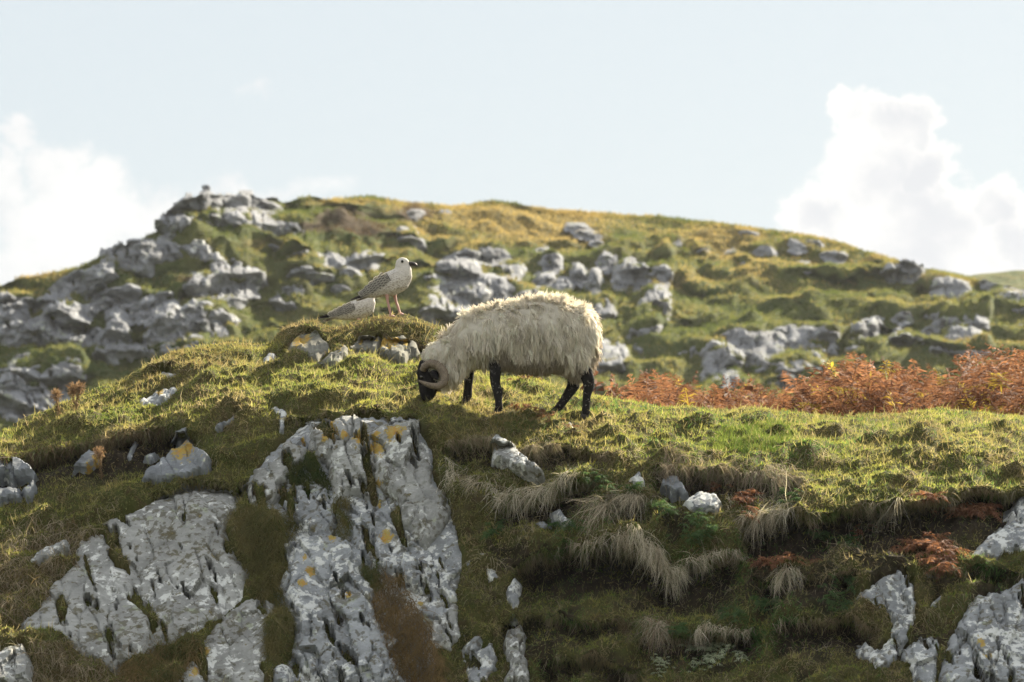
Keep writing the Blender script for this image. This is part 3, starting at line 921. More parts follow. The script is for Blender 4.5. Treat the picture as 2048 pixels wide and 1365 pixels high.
def hill_Y(px, py):
    ks = sorted(HCOLS)
    A = np.array([HCOLS[k] for k in ks], float)
    pc, yc, pb, yb = (np.interp(px, ks, A[:, i]) for i in range(4))
    pc = np.interp(px, HC[:, 0], HC[:, 1])
    w = np.clip((pb - py) / (pb - pc), 0, 1)
    warp = fbm(np.stack([px / 190, py / 95, px * 0], -1), 1, 4, 61)
    per = 84
    # terraces: steep little cliffs with sloping treads
    q = (py + warp * 62 + fbm(np.stack([px / 40, py / 30, px * 0], -1), 1, 3, 66) * 9) / per
    f = q - np.floor(q)
    amt = np.clip(.75 - .35 * smooth(px, 500, 1300) + .65 * fbm(np.stack([px / 260, py / 120, px * 0 + 5], -1), 1, 3, 71), .12, .96)
    amt = amt * (1 - .6 * smooth(px, 750, 950) * (1 - smooth(py, 470, 530)))
    saw = (smooth(f, 0.0, .55) - f) * per / (pb - pc) * amt
    w2 = np.clip(w - saw, 0, 1)
    Yh = yb + (yc - yb) * w2 ** (1.12)
    # bedrock stands up steeply out of the slope
    slope = (yb - yc) / (pb - pc)
    add = np.zeros(Yh.shape)
    x0, x1, y0, y1 = px.min(), px.max(), py.min(), py.max()
    for (cx, cy, a, b, r) in HILLROCKS:
        R = 1.8 * max(a, b)
        if cx + R < x0 or cx - R > x1 or cy + R < y0 or cy - R > y1:
            continue
        ang = math.radians(r)
        c, s = math.cos(ang), math.sin(ang)
        dx, dy = px - cx, py - cy
        qd = ((dx * c + dy * s) / (1.15 * a)) ** 2 + ((-dx * s + dy * c) / (1.15 * b)) ** 2
        ww = 1 - smooth(qd, .95, 2.3)
        bb = math.hypot(a * s, b * c)
        o = -slope * np.minimum(dy - .8 * bb, 0) * .78 * ww
        add = np.minimum(add, o) if slope.mean() < 0 else np.where(np.abs(o) > np.abs(add), o, add)
    return Yh - 2.0 * np.tanh(-add / 2.0)


HX, HR = 820, 190
hx = np.linspace(-500, 2600, HX)
hv = np.linspace(0, 1, HR) ** .9
hc = np.interp(hx, HC[:, 0], HC[:, 1]) + fbm(np.stack([hx / 16, hx * 0, hx * 0], -1), 1, 3, 2) * 1.6
HPX = np.broadcast_to(hx[None], (HR, HX))
HPY = 1150 + hv[:, None] * (hc[None] - 1150)
HB = at(HPX, HPY, hill_Y(HPX, HPY))
hd = fbm(HB * (1, 1, 1.6), 5.0, 4, 81) * .55 + np.abs(fbm(HB * (1, .8, 2), 1.6, 4, 91)) * .38
HILL = HB + (hd * np.minimum(1, (1 - hv[:, None]) * 14))[..., None] * np.array((0, -.6, .8))
hb = []
for k in range(1, 25):
    t = (k / 24) ** 1.5 * 90
    c = HILL[-1].copy()
    c[:, 1] += t
    c[:, 0] *= c[:, 1] / HILL[-1][:, 1]
    c[:, 2] = np.maximum(c[:, 2] - .22 * t - .002 * t * t, -.5)
    hb.append(c)
hf = HILL[0].copy()
hf[:, 1] -= 12
hf[:, 2] = -.6
HALL = np.concatenate([hf[None], HILL, np.stack(hb)], 0)


def gauss(px, py, lst):
    o = np.zeros(px.shape)
    for (a, b, rx, ry, w) in lst:
        o = np.maximum(o, w * np.exp(-((px - a) / rx) ** 2 - ((py - b) / ry) ** 2))
    return o


GOLD = [(1050, 450, 260, 50, 1.0), (1500, 480, 260, 40, .7), (700, 410, 160, 18, .8), (1100, 420, 600, 14, .9), (520, 500, 80, 20, .5), (1450, 560, 300, 50, .45), (90, 555, 90, 15, .7)]
BROWN = [(700, 450, 90, 38, 1), (830, 430, 60, 18, .8), (640, 470, 60, 25, .7), (370, 560, 60, 25, .6), (1000, 405, 50, 10, .8), (1650, 640, 60, 25, .4), (1850, 575, 60, 30, .6)]
gold, brown = gauss(HPX, HPY, GOLD), gauss(HPX, HPY, BROWN)
ext = lambda a: np.concatenate([a[:1], a, np.repeat(a[-1:], 24, 0)], 0)
hill = make_mesh('hill', HALL, quads=grid_quads(HR + 25, HX), mat=M_HILL, fattrs={'gold': ext(gold), 'brown': ext(brown)})
kind(hill, 'structure')
HN = grid_normals(HILL)
if HN[100, 400, 2] < 0:
    HN = -HN
# a second ridge further back on the right
rx_ = np.linspace(1500, 3200, 240)
rc = np.interp(rx_, [1500, 1800, 1930, 1960, 2000, 2030, 2060, 2300, 3200], [680, 590, 553, 548, 545, 541, 542, 560, 640])
rv = np.linspace(0, 1, 70)
RPY = 1000 + rv[:, None] * (rc[None] - 1000)
RPX = np.broadcast_to(rx_[None], RPY.shape)
RB = at(RPX, RPY, 175 + 70 * rv[:, None] ** 1.1 + 0 * RPX)
RB = RB + (fbm(RB, 7, 5, 15) * .9 * np.minimum(1, (1 - rv[:, None]) * 12))[..., None] * np.array((0, -.6, .8))
rb2 = RB[-1].copy()
rb2[:, 1] += 80
rb2[:, 2] -= 30
rf = RB[0].copy()
rf[:, 2] = -.6
RA = np.concatenate([rf[None], RB, rb2[None]], 0)
ridge = make_mesh('far_hill', RA, quads=grid_quads(72, 240), mat=M_HILL, fattrs={'gold': np.full(RA.shape[:2], .35), 'brown': np.zeros(RA.shape[:2])})
kind(ridge, 'structure')


def hill_surf(X, Y):
    return at(X, Y, hill_Y(X, Y)) + np.array((0, -.22, .0)) * 1.0


for i, (cx, cy, a, b, r) in enumerate(HILLROCKS):
    q = np.random.default_rng(500 + i)
    k = 11
    th = np.linspace(0, 2 * math.pi, k, endpoint=False) + q.uniform(-.2, .2, k)
    rr = q.uniform(.72, 1.18, k)
    X, Y = a * rr * np.cos(th), b * rr * np.sin(th)
    c, s = math.cos(math.radians(r)), math.sin(math.radians(r))
    poly = np.stack([cx + X * c - Y * s, cy + X * s + Y * c], 1)
    poly[:, 1] = np.maximum(poly[:, 1], np.interp(poly[:, 0], HC[:, 0], HC[:, 1]) + 3)
    rock_patch('rock', poly, hill_surf, (.13 + .002 * min(a, b)), max(2.5, min(a, b) * .13), M_CLIFF, step=2.3, warp=max(3, min(10, min(a, b) * .45)), swell=min(8, .2 * min(a, b)), out=(0, -.97, .22), holes=min(a, b) > 9, hole_scale=.45, cell=17.0, blocky=2.8, facet=1.0, mscale=.0185, tilt=2.2, parent=hill, seed=200 + i)

# cairn on the summit
cp = at(412, 392, 149.0)
ca_ = []
cairn = bpy.data.objects.new('cairn', None)
cairn.location = cp
col.objects.link(cairn)
tag(cairn, 'small pointed stone cairn on the hill summit', 'cairn')
rr = np.random.default_rng(5)


def lumpy_stone(name, center, size, mat, parent=None, seed=0):
    import bmesh
    bm = bmesh.new()
    bmesh.ops.create_icosphere(bm, subdivisions=2, radius=1)
    V = np.array([v.co[:] for v in bm.verts])
    F = np.array([[v.index for v in f.verts] for f in bm.faces])
    bm.free()
    V = V * (1 + .35 * fbm(V + seed * 3.3, .9, 2, 3))[:, None] * np.asarray(size) + np.asarray(center)
    return make_mesh(name, V, tris=F, mat=mat, parent=parent, loc=center, fattrs={'orange': np.zeros(len(V))})


for k in range(7):
    lv = [0, 0, 0, 1, 1, 2, 3][k]
    lumpy_stone('stone', cp + np.array((rr.uniform(-.16, .16) * (3 - lv) / 2, rr.uniform(-.1, .1), -.25 + .2 * lv)), (.2, .18, .14), M_CLIFF, cairn, k)

# ------------------------------------------------------------------ blades
def blades(name, P, D, L, W, C, mat, bend=.5, seg=2, parent=None, loc=None, grav=0.0, wob=0.0, seed=0, side=None):
    """ribbons that start at P and run along D for L, C = colour"""
    r = np.random.default_rng(seed)
    n = len(P)
    L = np.broadcast_to(L, (n,))
    W = np.broadcast_to(W, (n,))
    D = unit(D)
    if side is None:
        side = unit(np.cross(D, r.normal(size=(n, 3))) * .6 + np.array((1.0, 0, 0)) * np.where(r.random((n, 1)) > .5, 1, -1))
    lean = r.normal(size=(n, 3)) * bend
    cur, d = P.copy(), D.copy()
    rows = []
    for k in range(seg + 1):
        t = k / seg
        w = W * (1 - t) ** .7 if k < seg else W * 0.0
        if k < seg:
            rows.append(cur - side * (w / 2)[:, None])
            rows.append(cur + side * (w / 2)[:, None])
        else:
            rows.append(cur)
        d = unit(d + lean / seg + np.array((0, 0, -grav / seg)) + r.normal(size=(n, 3)) * wob)
        cur = cur + d * (L / seg)[:, None]
    V = np.stack(rows, 1)
    nv = V.shape[1]
    b = (np.arange(n) * nv)[:, None]
    quads = np.concatenate([b + np.array([[2 * k, 2 * k + 1, 2 * k + 3, 2 * k + 2]]) for k in range(seg - 1)], 0) if seg > 1 else None
    tris = b + np.array([[2 * seg - 2, 2 * seg - 1, 2 * seg]])
    CC = np.repeat(C[:, None], nv, 1)
    return make_mesh(name, V.reshape(-1, 3), tris=tris, quads=quads, mat=mat, parent=parent, loc=loc, cattrs={'col': CC.reshape(-1, 3)})


def scatter(A, NRM, dens, n, seed, extra=()):
    """n random points on grid surface A (rows, cols, 3), density per cell; returns points, normals, extra fields"""
    r = np.random.default_rng(seed)
    e1 = A[:-1, 1:] - A[:-1, :-1]
    e2 = A[1:, :-1] - A[:-1, :-1]
    ar = np.linalg.norm(np.cross(e1, e2), axis=-1) * dens[:-1, :-1]
    cdf = np.cumsum(ar.ravel())
    k = np.searchsorted(cdf, r.random(n) * cdf[-1])
    k = np.clip(k, 0, ar.size - 1)
    j, i = np.divmod(k, ar.shape[1])
    u, v = r.random((n, 1)), r.random((n, 1))
    f = lambda B: (B[j, i] * (1 - u) + B[j, i + 1] * u) * (1 - v) + (B[j + 1, i] * (1 - u) + B[j + 1, i + 1] * u) * v
    ex = []
    for B in extra:
        ex.append((f(B[..., None]))[:, 0])
    return f(A), unit(f(NRM)), ex


def lerp(a, b, t):
    return np.asarray(a) * (1 - t)[:, None] + np.asarray(b) * t[:, None]


NB_ = BN[1:NR + 1]
up = NB_[..., 2]
infr = smooth(PX, -150, -20) * (1 - smooth(PX, 2080, 2250)) * smooth(-PY, -1480, -1400) * .92 + .08
smask = 1 - smooth(stone_in, -3, 3)
top = smooth(up, .62, .85)
lowz = smooth(PY - CR[None], 30, 260)
# brown dead turf on the humps
CAPS = [(600, 655, 60, 22, 1), (790, 655, 110, 30, 1), (400, 725, 120, 32, .9), (280, 765, 50, 20, .7), (720, 665, 40, 20, .9), (1100, 850, 120, 30, .4), (1720, 840, 120, 14, .5), (1850, 890, 60, 20, .5), (1000, 860, 90, 25, .5)]
# close-cropped sward
den = infr * smask * (1 - .9 * soil_shade) * (.35 + .65 * top)
P, N, (px_, py_, tp_) = scatter(BANK, NB_, den, 230000, 1, (PX, PY, top))
n = len(P)
r = np.random.default_rng(2)
cl = fbm(P, .13, 3, 5)
cl2 = fbm(P, .55, 3, 6)
cl3 = fbm(P * (1, .5, 1), .28, 3, 7)
t = np.clip(.5 + cl * .8 + cl2 * .5 + r.normal(size=n) * .25, 0, 1)
C = lerp((.10, .155, .032), (.27, .26, .07), t)
turfcap = np.clip(sum(w_ * np.exp(-((px_ - a_) / b_) ** 2 - ((py_ - c_) / d_) ** 2) for a_, c_, b_, d_, w_ in CAPS), 0, 1)
dead = np.clip(smooth(cl3 + r.normal(size=n) * .25, .05, .45) * .6 + (1 - tp_) * .45 + turfcap, 0, 1)
C = lerp_ = C * (1 - dead)[:, None] + np.array((.22, .165, .085)) * dead[:, None]
C *= r.uniform(.7, 1.3, (n, 1))
C[:] = C
C = C * (1 - .4 * turfcap)[:, None]
fresh = np.exp(-((px_ - 1490) / 130) ** 2 - ((py_ - 880) / 40) ** 2) + .8 * np.exp(-((px_ - 650) / 120) ** 2 - ((py_ - 745) / 30) ** 2) + .5 * np.exp(-((px_ - 1660) / 150) ** 2 - ((py_ - 940) / 50) ** 2)
C = C * (1 - .4 * np.clip(fresh, 0, 1))[:, None] + np.array((.14, .21, .045)) * (.4 * np.clip(fresh, 0, 1))[:, None]
Ln = np.clip(.013 + .014 * cl + r.exponential(.006, n), .006, .06)
tall = r.random(n) < .025
Ln[tall] += r.uniform(.02, .07, tall.sum())
C[tall] = C[tall] * .4 + np.array((.26, .21, .11)) * .6
D = N * .7 + np.array((0, 0, .5)) + r.normal(size=(n, 3)) * .45
kind(blades('grass', P - N * .004, D, Ln, r.uniform(.004, .007, n), C, M_BLADE, .5, 2, seed=3), 'stuff')
# shaggy moss and turf on the steep front
den = infr * smask * (1 - .75 * soil_shade) * (.15 + .85 * (1 - top)) + infr * smask * .1
P, N, (px_, py_, s_f) = scatter(BANK, NB_, den, 170000, 4, (PX, PY, soil_shade))
n = len(P)
cl = fbm(P, .22, 3, 15)
cl2 = fbm(P, .6, 3, 16)
t = np.clip(.45 + cl * .7 + r.normal(size=n) * .3, 0, 1)
C = lerp((.085, .11, .032), (.25, .225, .10), t)
br = smooth(cl2 + cl * .5 + r.normal(size=n) * .2, .0, .5)
C = C * (1 - br)[:, None] + np.array((.25, .20, .12)) * br[:, None]
gr = smooth(-cl2 + r.normal(size=n) * .2, .1, .5) * smooth(px_, 950, 1150)
C = C * (1 - gr)[:, None] + np.array((.065, .13, .036)) * gr[:, None]
C *= r.uniform(.6, 1.35, (n, 1))
D = N * .6 + np.array((0, -.15, -.25)) + r.normal(size=(n, 3)) * .5
Ln = np.clip(.03 + .02 * cl + r.exponential(.014, n), .01, .11)
kind(blades('moss', P - N * .004, D, Ln, r.uniform(.004, .008, n), C, M_BLADE, .6, 2, grav=.5, seed=5), 'stuff')
# dead stalks tangled over the steep front
den = infr * smask * (1 - .55 * soil_shade) * (.03 + (1 - top)) * np.clip(.25 + fbm(BASE, .35, 3, 18) * 1.8, 0, 1.2) * (.35 + .65 * smooth(PX, 850, 1000))
P, N, (px_, py_) = scatter(BANK, NB_, den, 15000, 8, (PX, PY))
n = len(P)
cd = np.stack([fbm(P, .15, 2, 70 + k_) for k_ in range(3)], -1)
C = lerp((.14, .105, .06), (.44, .38, .27), np.clip(.45 + fbm(P, .3, 2, 44) * .7 + r.normal(size=n) * .25, 0, 1))
kind(blades('dead_grass', P + N * .004, N * .5 + cd * 1.2 + np.array((0, -.2, -.25)) + r.normal(size=(n, 3)) * .35, np.clip(.09 + cd[:, 0] * .08 + r.normal(size=n) * .03, .03, .22), r.uniform(.0025, .0042, n), C, M_STRAW, .5, 5, grav=1.3, wob=.16, seed=9), 'stuff')
# grass on the far hill
den = np.broadcast_to(smooth(HPY, 380, 385) * (1 - smooth(HPY, 830, 900)), HPX.shape) * smooth(HPX, -200, -100) * (1 - smooth(HPX, 2100, 2250)) * smooth(HN[..., 2], .3, .75) * (1 + 2.5 * (hv[:, None] > .985))
P, N, (px_, py_, gd, bn) = scatter(HILL, HN, den, 200000, 6, (HPX, HPY, gold, brown))
n = len(P)
cl = fbm(P * (1, 1, 2), 3.0, 4, 25)
C = lerp((.062, .080, .022), (.155, .145, .05), np.clip(.5 + cl + r.normal(size=n) * .3, 0, 1))
g_ = smooth(gd + cl * .6 + r.normal(size=n) * .2, .2, .8)
C = C * (1 - g_)[:, None] + np.array((.26, .195, .08)) * g_[:, None]
b_ = smooth(bn + cl * .6, .4, .7)
C = C * (1 - b_)[:, None] + np.array((.065, .045, .028)) * b_[:, None]
C *= r.uniform(.75, 1.25, (n, 1))
D = N * .6 + np.array((0, 0, .5)) + r.normal(size=(n, 3)) * .5
kind(blades('hill_grass', P - N * .03, D, r.uniform(.08, .24, n), r.uniform(.03, .06, n), C, M_BLADE, .4, 1, seed=7), 'stuff')

# long soft grass in the rock gaps
def long_grass(poly, n, L, C0, C1, label, seed, dirv=(0, -.5, -.1), name='long_grass', spread=.5, grav=1.2, wid=.004, fwd=.03):
    r = np.random.default_rng(seed)
    poly = np.array(poly, float)
    x = r.uniform(poly[:, 0].min(), poly[:, 0].max(), n * 4)
    y = r.uniform(poly[:, 1].min(), poly[:, 1].max(), n * 4)
    w = fbm(np.stack([x, y, x * 0], -1), 30, 3, 3) * 14
    k = sdf_poly(x + w, y + w, poly) > 0
    x, y = x[k][:n], y[k][:n]
    n = len(x)
    P = bank_at(x, y) + np.array((0, -fwd, -.005))
    D = np.array(dirv) + r.normal(size=(n, 3)) * spread * np.array((1, .5, .8))
    t = np.clip(.5 + fbm(P, .12, 2, 8) + r.normal(size=n) * .3, 0, 1)
    C = lerp(C0, C1, t) * r.uniform(.7, 1.3, (n, 1))
    base = P.mean(0)
    base[2] = P[:, 2].min()
    o = blades(name, P, D, r.uniform(.5, 1.2, n) * L, wid, C, M_STRAW, .35, 5, grav=grav, wob=.08, seed=seed + 1, loc=base)
    tag(o, label, 'grass')
    return o


OL0, OL1 = (.075, .085, .028), (.17, .14, .06)
BR0, BR1 = (.12, .085, .04), (.22, .15, .07)
ST0, ST1 = (.36, .30, .22), (.66, .60, .49)
long_grass([(450, 1015), (540, 1005), (600, 1040), (590, 1120), (580, 1230), (560, 1310), (520, 1320), (545, 1200), (500, 1150), (480, 1080)], 5200, .16, OL0, OL1, 'long olive grass hanging in the gully between the two rock faces', 301, fwd=.06)
long_grass([(745, 1130), (800, 1150), (850, 1220), (880, 1300), (900, 1390), (800, 1390), (770, 1300), (750, 1220)], 3800, .15, BR0, BR1, 'soft brown grass growing below the cliff at bottom centre', 302, fwd=.13)
long_grass([(250, 1290), (330, 1250), (400, 1230), (400, 1300), (330, 1390), (230, 1390)], 3200, .16, OL0, BR1, 'blurred olive grass at the bottom in front of the broad outcrop', 303)
long_grass([(0, 1060), (120, 1030), (200, 1050), (160, 1110), (100, 1190), (0, 1240)], 2400, .16, BR0, ST0, 'tangled brown grass on the left below the green strip', 304)
long_grass([(60, 1290), (200, 1290), (260, 1330), (250, 1390), (70, 1390)], 1500, .15, BR0, ST0, 'wispy dry grass between the corner boulder and the broad outcrop', 305)
long_grass([(590, 915), (640, 915), (662, 960), (655, 1000), (600, 975), (580, 950)], 1800, .06, (.03, .05, .015), OL0, 'dark moss cushion in the hollow between the slabs', 306, name='moss_cushion', wid=.006, fwd=.10)
long_grass([(668, 1000), (700, 980), (705, 1060), (680, 1080)], 700, .07, OL0, OL1, 'small olive tuft in the crack of the tall slabs', 307, fwd=.15)
long_grass([(725, 1120), (765, 1130), (755, 1170), (728, 1165)], 700, .07, (.05, .08, .02), OL1, 'small green tuft on the rock face above the brown grass', 308, fwd=.15)
long_grass([(1440, 860), (1560, 850), (1600, 890), (1520, 915), (1420, 900)], 2600, .06, (.09, .14, .03), (.17, .21, .05), 'fresh bright green grass patch on the right lawn', 309, dirv=(0, -.1, .8), grav=.5)

# dry hanging fringes under the turf lips
def fringe(lip, L, n, label, flow=(0, -.35, -.2), C0=ST0, C1=ST1, seed=0, band=10, clump=1.5):
    r = np.random.default_rng(seed)
    lip = np.array(lip, float)
    s = r.random(n)
    cum = np.concatenate([[0], np.cumsum(np.hypot(*np.diff(lip, axis=0).T))])
    cum /= cum[-1]
    x, y = np.interp(s, cum, lip[:, 0]), np.interp(s, cum, lip[:, 1])
    x = x + r.normal(size=n) * 2
    y = y + r.normal(size=n) * band * .5
    P = bank_at(x, y) + np.array((0, -.04, .0))
    cl = fbm(np.stack([x / 14, x * 0 + seed, x * 0], -1), 1, 3, 3)
    cdir = np.stack([fbm(np.stack([x / 22, x * 0 + seed + 3 * k, y * 0], -1), 1, 2, 4 + k) for k in range(3)], -1)
    D = np.array(flow) + cdir * .7 * clump + r.normal(size=(n, 3)) * .34
    D[:, 2] = np.minimum(D[:, 2], .12)
    Ln = L * np.clip(.6 + cl * 1.3 + r.normal(size=n) * .25, .12, 1.6)
    t = np.clip(.5 + cdir[:, 0] * .8 + r.normal(size=n) * .25, 0, 1)
    C = lerp(C0, C1, t) * r.uniform(.6, 1.2, (n, 1))
    gq = r.random(n) < .12
    C[gq] = np.array((.10, .13, .045))
    base = P.mean(0)
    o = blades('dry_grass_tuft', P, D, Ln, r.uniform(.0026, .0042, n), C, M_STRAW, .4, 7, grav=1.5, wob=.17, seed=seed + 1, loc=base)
    tag(o, label, 'grass', 'dry grass hanging from the turf edges')


fringe([(889, 955), (918, 949), (976, 974), (1013, 999)], .16, 700, 'pale dry grass curling down at the left end of the terrace below the slate block', (-.3, -.5, -.1), seed=401, band=26)
fringe([(997, 1003), (1071, 985), (1121, 968), (1179, 930)], .20, 1100, 'long pale dry grass sweeping left under the slate block', (-.7, -.5, -.3), seed=402, band=18)
fringe([(1212, 1032), (1222, 1008), (1240, 998), (1266, 994), (1299, 1001)], .32, 900, 'arched pale dry tuft curling over a dark hole right of the white sliver', (-.35, -.5, .1), seed=403, band=8, clump=.3)
fringe([(1075, 1122), (1130, 1102), (1170, 1098)], .10, 500, 'short dry fringe at the left end of the grassy ledge', seed=404)
fringe([(1170, 1096), (1240, 1098), (1275, 1093)], .15, 900, 'long dry fringe hanging from the middle of the grassy ledge', seed=405)
fringe([(1275, 1095), (1315, 1105), (1345, 1124), (1370, 1124)], .23, 1000, 'longest dry fringe pointing down over the dark hollow', seed=406)
fringe([(1370, 1122), (1420, 1122), (1490, 1118)], .11, 650, 'thin dry fringe at the right end of the grassy ledge', seed=407)
fringe([(1320, 937), (1353, 926), (1416, 935), (1482, 950)], .20, 1500, 'grey-brown dry grass curtain above the rounded pale boulder', C0=(.17, .13, .09), C1=(.34, .28, .2), seed=408, band=22)
fringe([(1482, 955), (1540, 948), (1605, 952)], .26, 1400, 'thick grey dry grass curtain at the right end of the upper lip', C0=(.2, .16, .11), C1=(.38, .32, .24), seed=409, band=22)
fringe([(1480, 1052), (1530, 1030), (1585, 1010)], .22, 1000, 'pale dry tuft sweeping down left between rust bracken', (-.7, -.5, -.25), seed=410, band=16)
fringe([(1750, 1030), (1775, 1018), (1820, 1016)], .22, 700, 'pale dry tuft above the dark turf on the right', (-.5, -.5, -.2), seed=411, band=12)
fringe([(1548, 1164), (1570, 1160), (1598, 1162)], .20, 500, 'narrow dry tuft hanging straight down right of the ledge', seed=412, band=10)
fringe([(1288, 1262), (1305, 1256), (1328, 1262)], .22, 450, 'narrow dry tuft low on the bank above the pale lichen', C0=(.2, .13, .08), seed=413, band=10)
fringe([(1390, 1270), (1440, 1262), (1505, 1255)], .10, 600, 'low dry fringe above the pale lichen bush', seed=414, band=12)
fringe([(892, 893), (935, 890), (990, 893)], .14, 700, 'brown dry fringe on the turf edge left of the slate block', C0=(.15, .11, .06), C1=(.34, .28, .19), seed=415, band=14)
fringe([(1036, 902), (1075, 895), (1108, 890)], .17, 600, 'brown dry fringe on the turf edge right of the slate block', C0=(.15, .11, .06), C1=(.36, .3, .2), seed=416, band=14)
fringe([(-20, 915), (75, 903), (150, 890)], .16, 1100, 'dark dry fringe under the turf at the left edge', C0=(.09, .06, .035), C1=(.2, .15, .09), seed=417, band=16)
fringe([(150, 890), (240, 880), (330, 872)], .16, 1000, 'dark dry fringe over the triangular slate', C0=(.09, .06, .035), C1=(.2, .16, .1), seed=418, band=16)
fringe([(1690, 1065), (1760, 1045), (1840, 1020)], .09, 350, 'few dry stalks below the turf on the right', seed=419, band=22)
fringe([(1450, 1005), (1480, 1000), (1560, 1010)], .14, 350, 'sparse dry stalks behind the rust bracken frond', seed=420, band=20)

# ------------------------------------------------------------------ fronds
def fronds(name, B, az, L, elev, droop, C, mat, K=11, start=.25, wide=.42, loc=None, parent=None, seed=0, curl=.3, thick=.05):
    """fern fronds, N at once: arching stalk, pairs of leaflets"""
    r = np.random.default_rng(seed)
    n = len(B)
    L = np.broadcast_to(L, (n,)).astype(float)
    h = np.stack([np.cos(az), np.sin(az), az * 0], -1)
    s0 = np.stack([-np.sin(az), np.cos(az), az * 0], -1)
    el = np.broadcast_to(elev, (n,))
    dr = np.broadcast_to(droop, (n,))

    def pos(t):
        return B + (L * t * np.cos(el))[:, None] * h + np.array((0, 0, 1.0)) * (L * (t * np.sin(el) - dr * t * t))[:, None]
    Vs, T, Cs, o = [], [], [], 0
    ts = np.linspace(0, 1, K)
    w = .006
    st = np.stack([np.stack([pos(t) - s0 * w * (1.1 - t), pos(t) + s0 * w * (1.1 - t)], 1) for t in ts], 1).reshape(n, -1, 3)
    Vs.append(st.reshape(-1, 3))
    nv = 2 * K
    b = (np.arange(n) * nv)[:, None]
    for k in range(K - 1):
        T.append(b + np.array([[2 * k, 2 * k + 1, 2 * k + 3]]))
        T.append(b + np.array([[2 * k, 2 * k + 3, 2 * k + 2]]))
    Cs.append(np.repeat(C * .8, nv, 0))
    o += n * nv
    for k in range(K):
        t = start + (1 - start) * k / K
        p = pos(t)
        tang = unit(pos(t + .05) - p)
        ln = L * wide * (1 - (k / K)) ** .8 * (.55 + .45 * min(1, (k + 1) / 2.5))
        for sgn in (-1, 1):
            d = unit(s0 * sgn + tang * .55 + r.normal(size=(n, 3)) * .28 + np.array((0, 0, -curl)) * r.uniform(.2, 1.6, (n, 1)))
            wd = unit(np.cross(d, np.cross(tang, s0 * sgn) + r.normal(size=(n, 3)) * .5))
            m = p + d * (ln * .5)[:, None]
            e = p + d * ln[:, None] + np.array((0, 0, -1)) * (ln * curl * .5)[:, None]
            ww = (L * thick * (1 - .5 * k / K))[:, None]
            V = np.stack([p, m - wd * ww, m + wd * ww, e], 1)
            Vs.append(V.reshape(-1, 3))
            b = o + (np.arange(n) * 4)[:, None]
            T.append(b + np.array([[0, 1, 2]]))
            T.append(b + np.array([[1, 3, 2]]))
            Cs.append(np.repeat(C * r.uniform(.75, 1.25, (n, 1)), 4, 0))
            o += n * 4
    return make_mesh(name, np.concatenate(Vs), tris=np.concatenate(T), mat=mat, loc=loc, parent=parent, cattrs={'col': np.concatenate(Cs)})


def rust(n, r, yellow=.06):
    t = r.random(n)
    C = lerp((.10, .045, .028), (.26, .125, .072), t)
    y = r.random(n) < yellow
    C[y] = np.array((.36, .26, .05)) * r.uniform(.7, 1.1, (y.sum(), 1))
    return C


# bracken bed behind the right-hand crest; its top outline from the photograph
BR_TOP = np.array([(1195, 800), (1215, 770), (1245, 752), (1300, 748), (1370, 755), (1450, 765), (1520, 772), (1600, 765), (1640, 735), (1700, 725), (1760, 735), (1830, 735), (1880, 755), (1930, 730), (1975, 708), (2010, 705), (2048, 715), (2150, 720), (2350, 740)], float)


def back_ground(px, Y):
    """height of the ground behind the crest at image column px, distance Y"""
    c = at(px, np.interp(px, gx, CR), 0 * px + np.interp(px, gx, BANK[-1][:, 1]))
    t = np.maximum(Y - c[:, 1], 0)
    z = c[:, 2] - (smooth(px, 1000, 1350) * .012 * t + (1 - smooth(px, 1000, 1350)) * .55 * t)
    x = (px - 1024) / 1024 * HALF * Y / CP
    return np.stack([x, Y, z], -1)


r = np.random.default_rng(77)
n = 3200
px_ = r.uniform(1195, 2330, n)
Yd = r.uniform(28.5, 34.5, n) + .5
B = back_ground(px_, Yd)
topz = at(px_, np.interp(px_, BR_TOP[:, 0], BR_TOP[:, 1]) + 13 + fbm(np.stack([px_ / 30, Yd, px_ * 0], -1), 1, 2, 3) * 16, Yd)[:, 2]
hgt = np.clip((topz - B[:, 2]), .08, 1.2)
lay = r.uniform(.15, 1.0, n) ** .7
B[:, 2] += np.maximum(hgt * lay - .16, 0)
el = np.where(r.random(n) < .22, r.uniform(1.0, 1.4, n), r.uniform(.3, 1.0, n))
Lf = np.clip(hgt * .75, .15, .55) * r.uniform(.7, 1.15, n)
kind(fronds('bracken', B, r.uniform(0, 2 * math.pi, n), Lf, el, np.where(el > 1.0, .35, r.uniform(.35, .8, n)), rust(n, r), M_FROND, K=16, start=.12, wide=.34, seed=78, thick=.018), 'stuff')
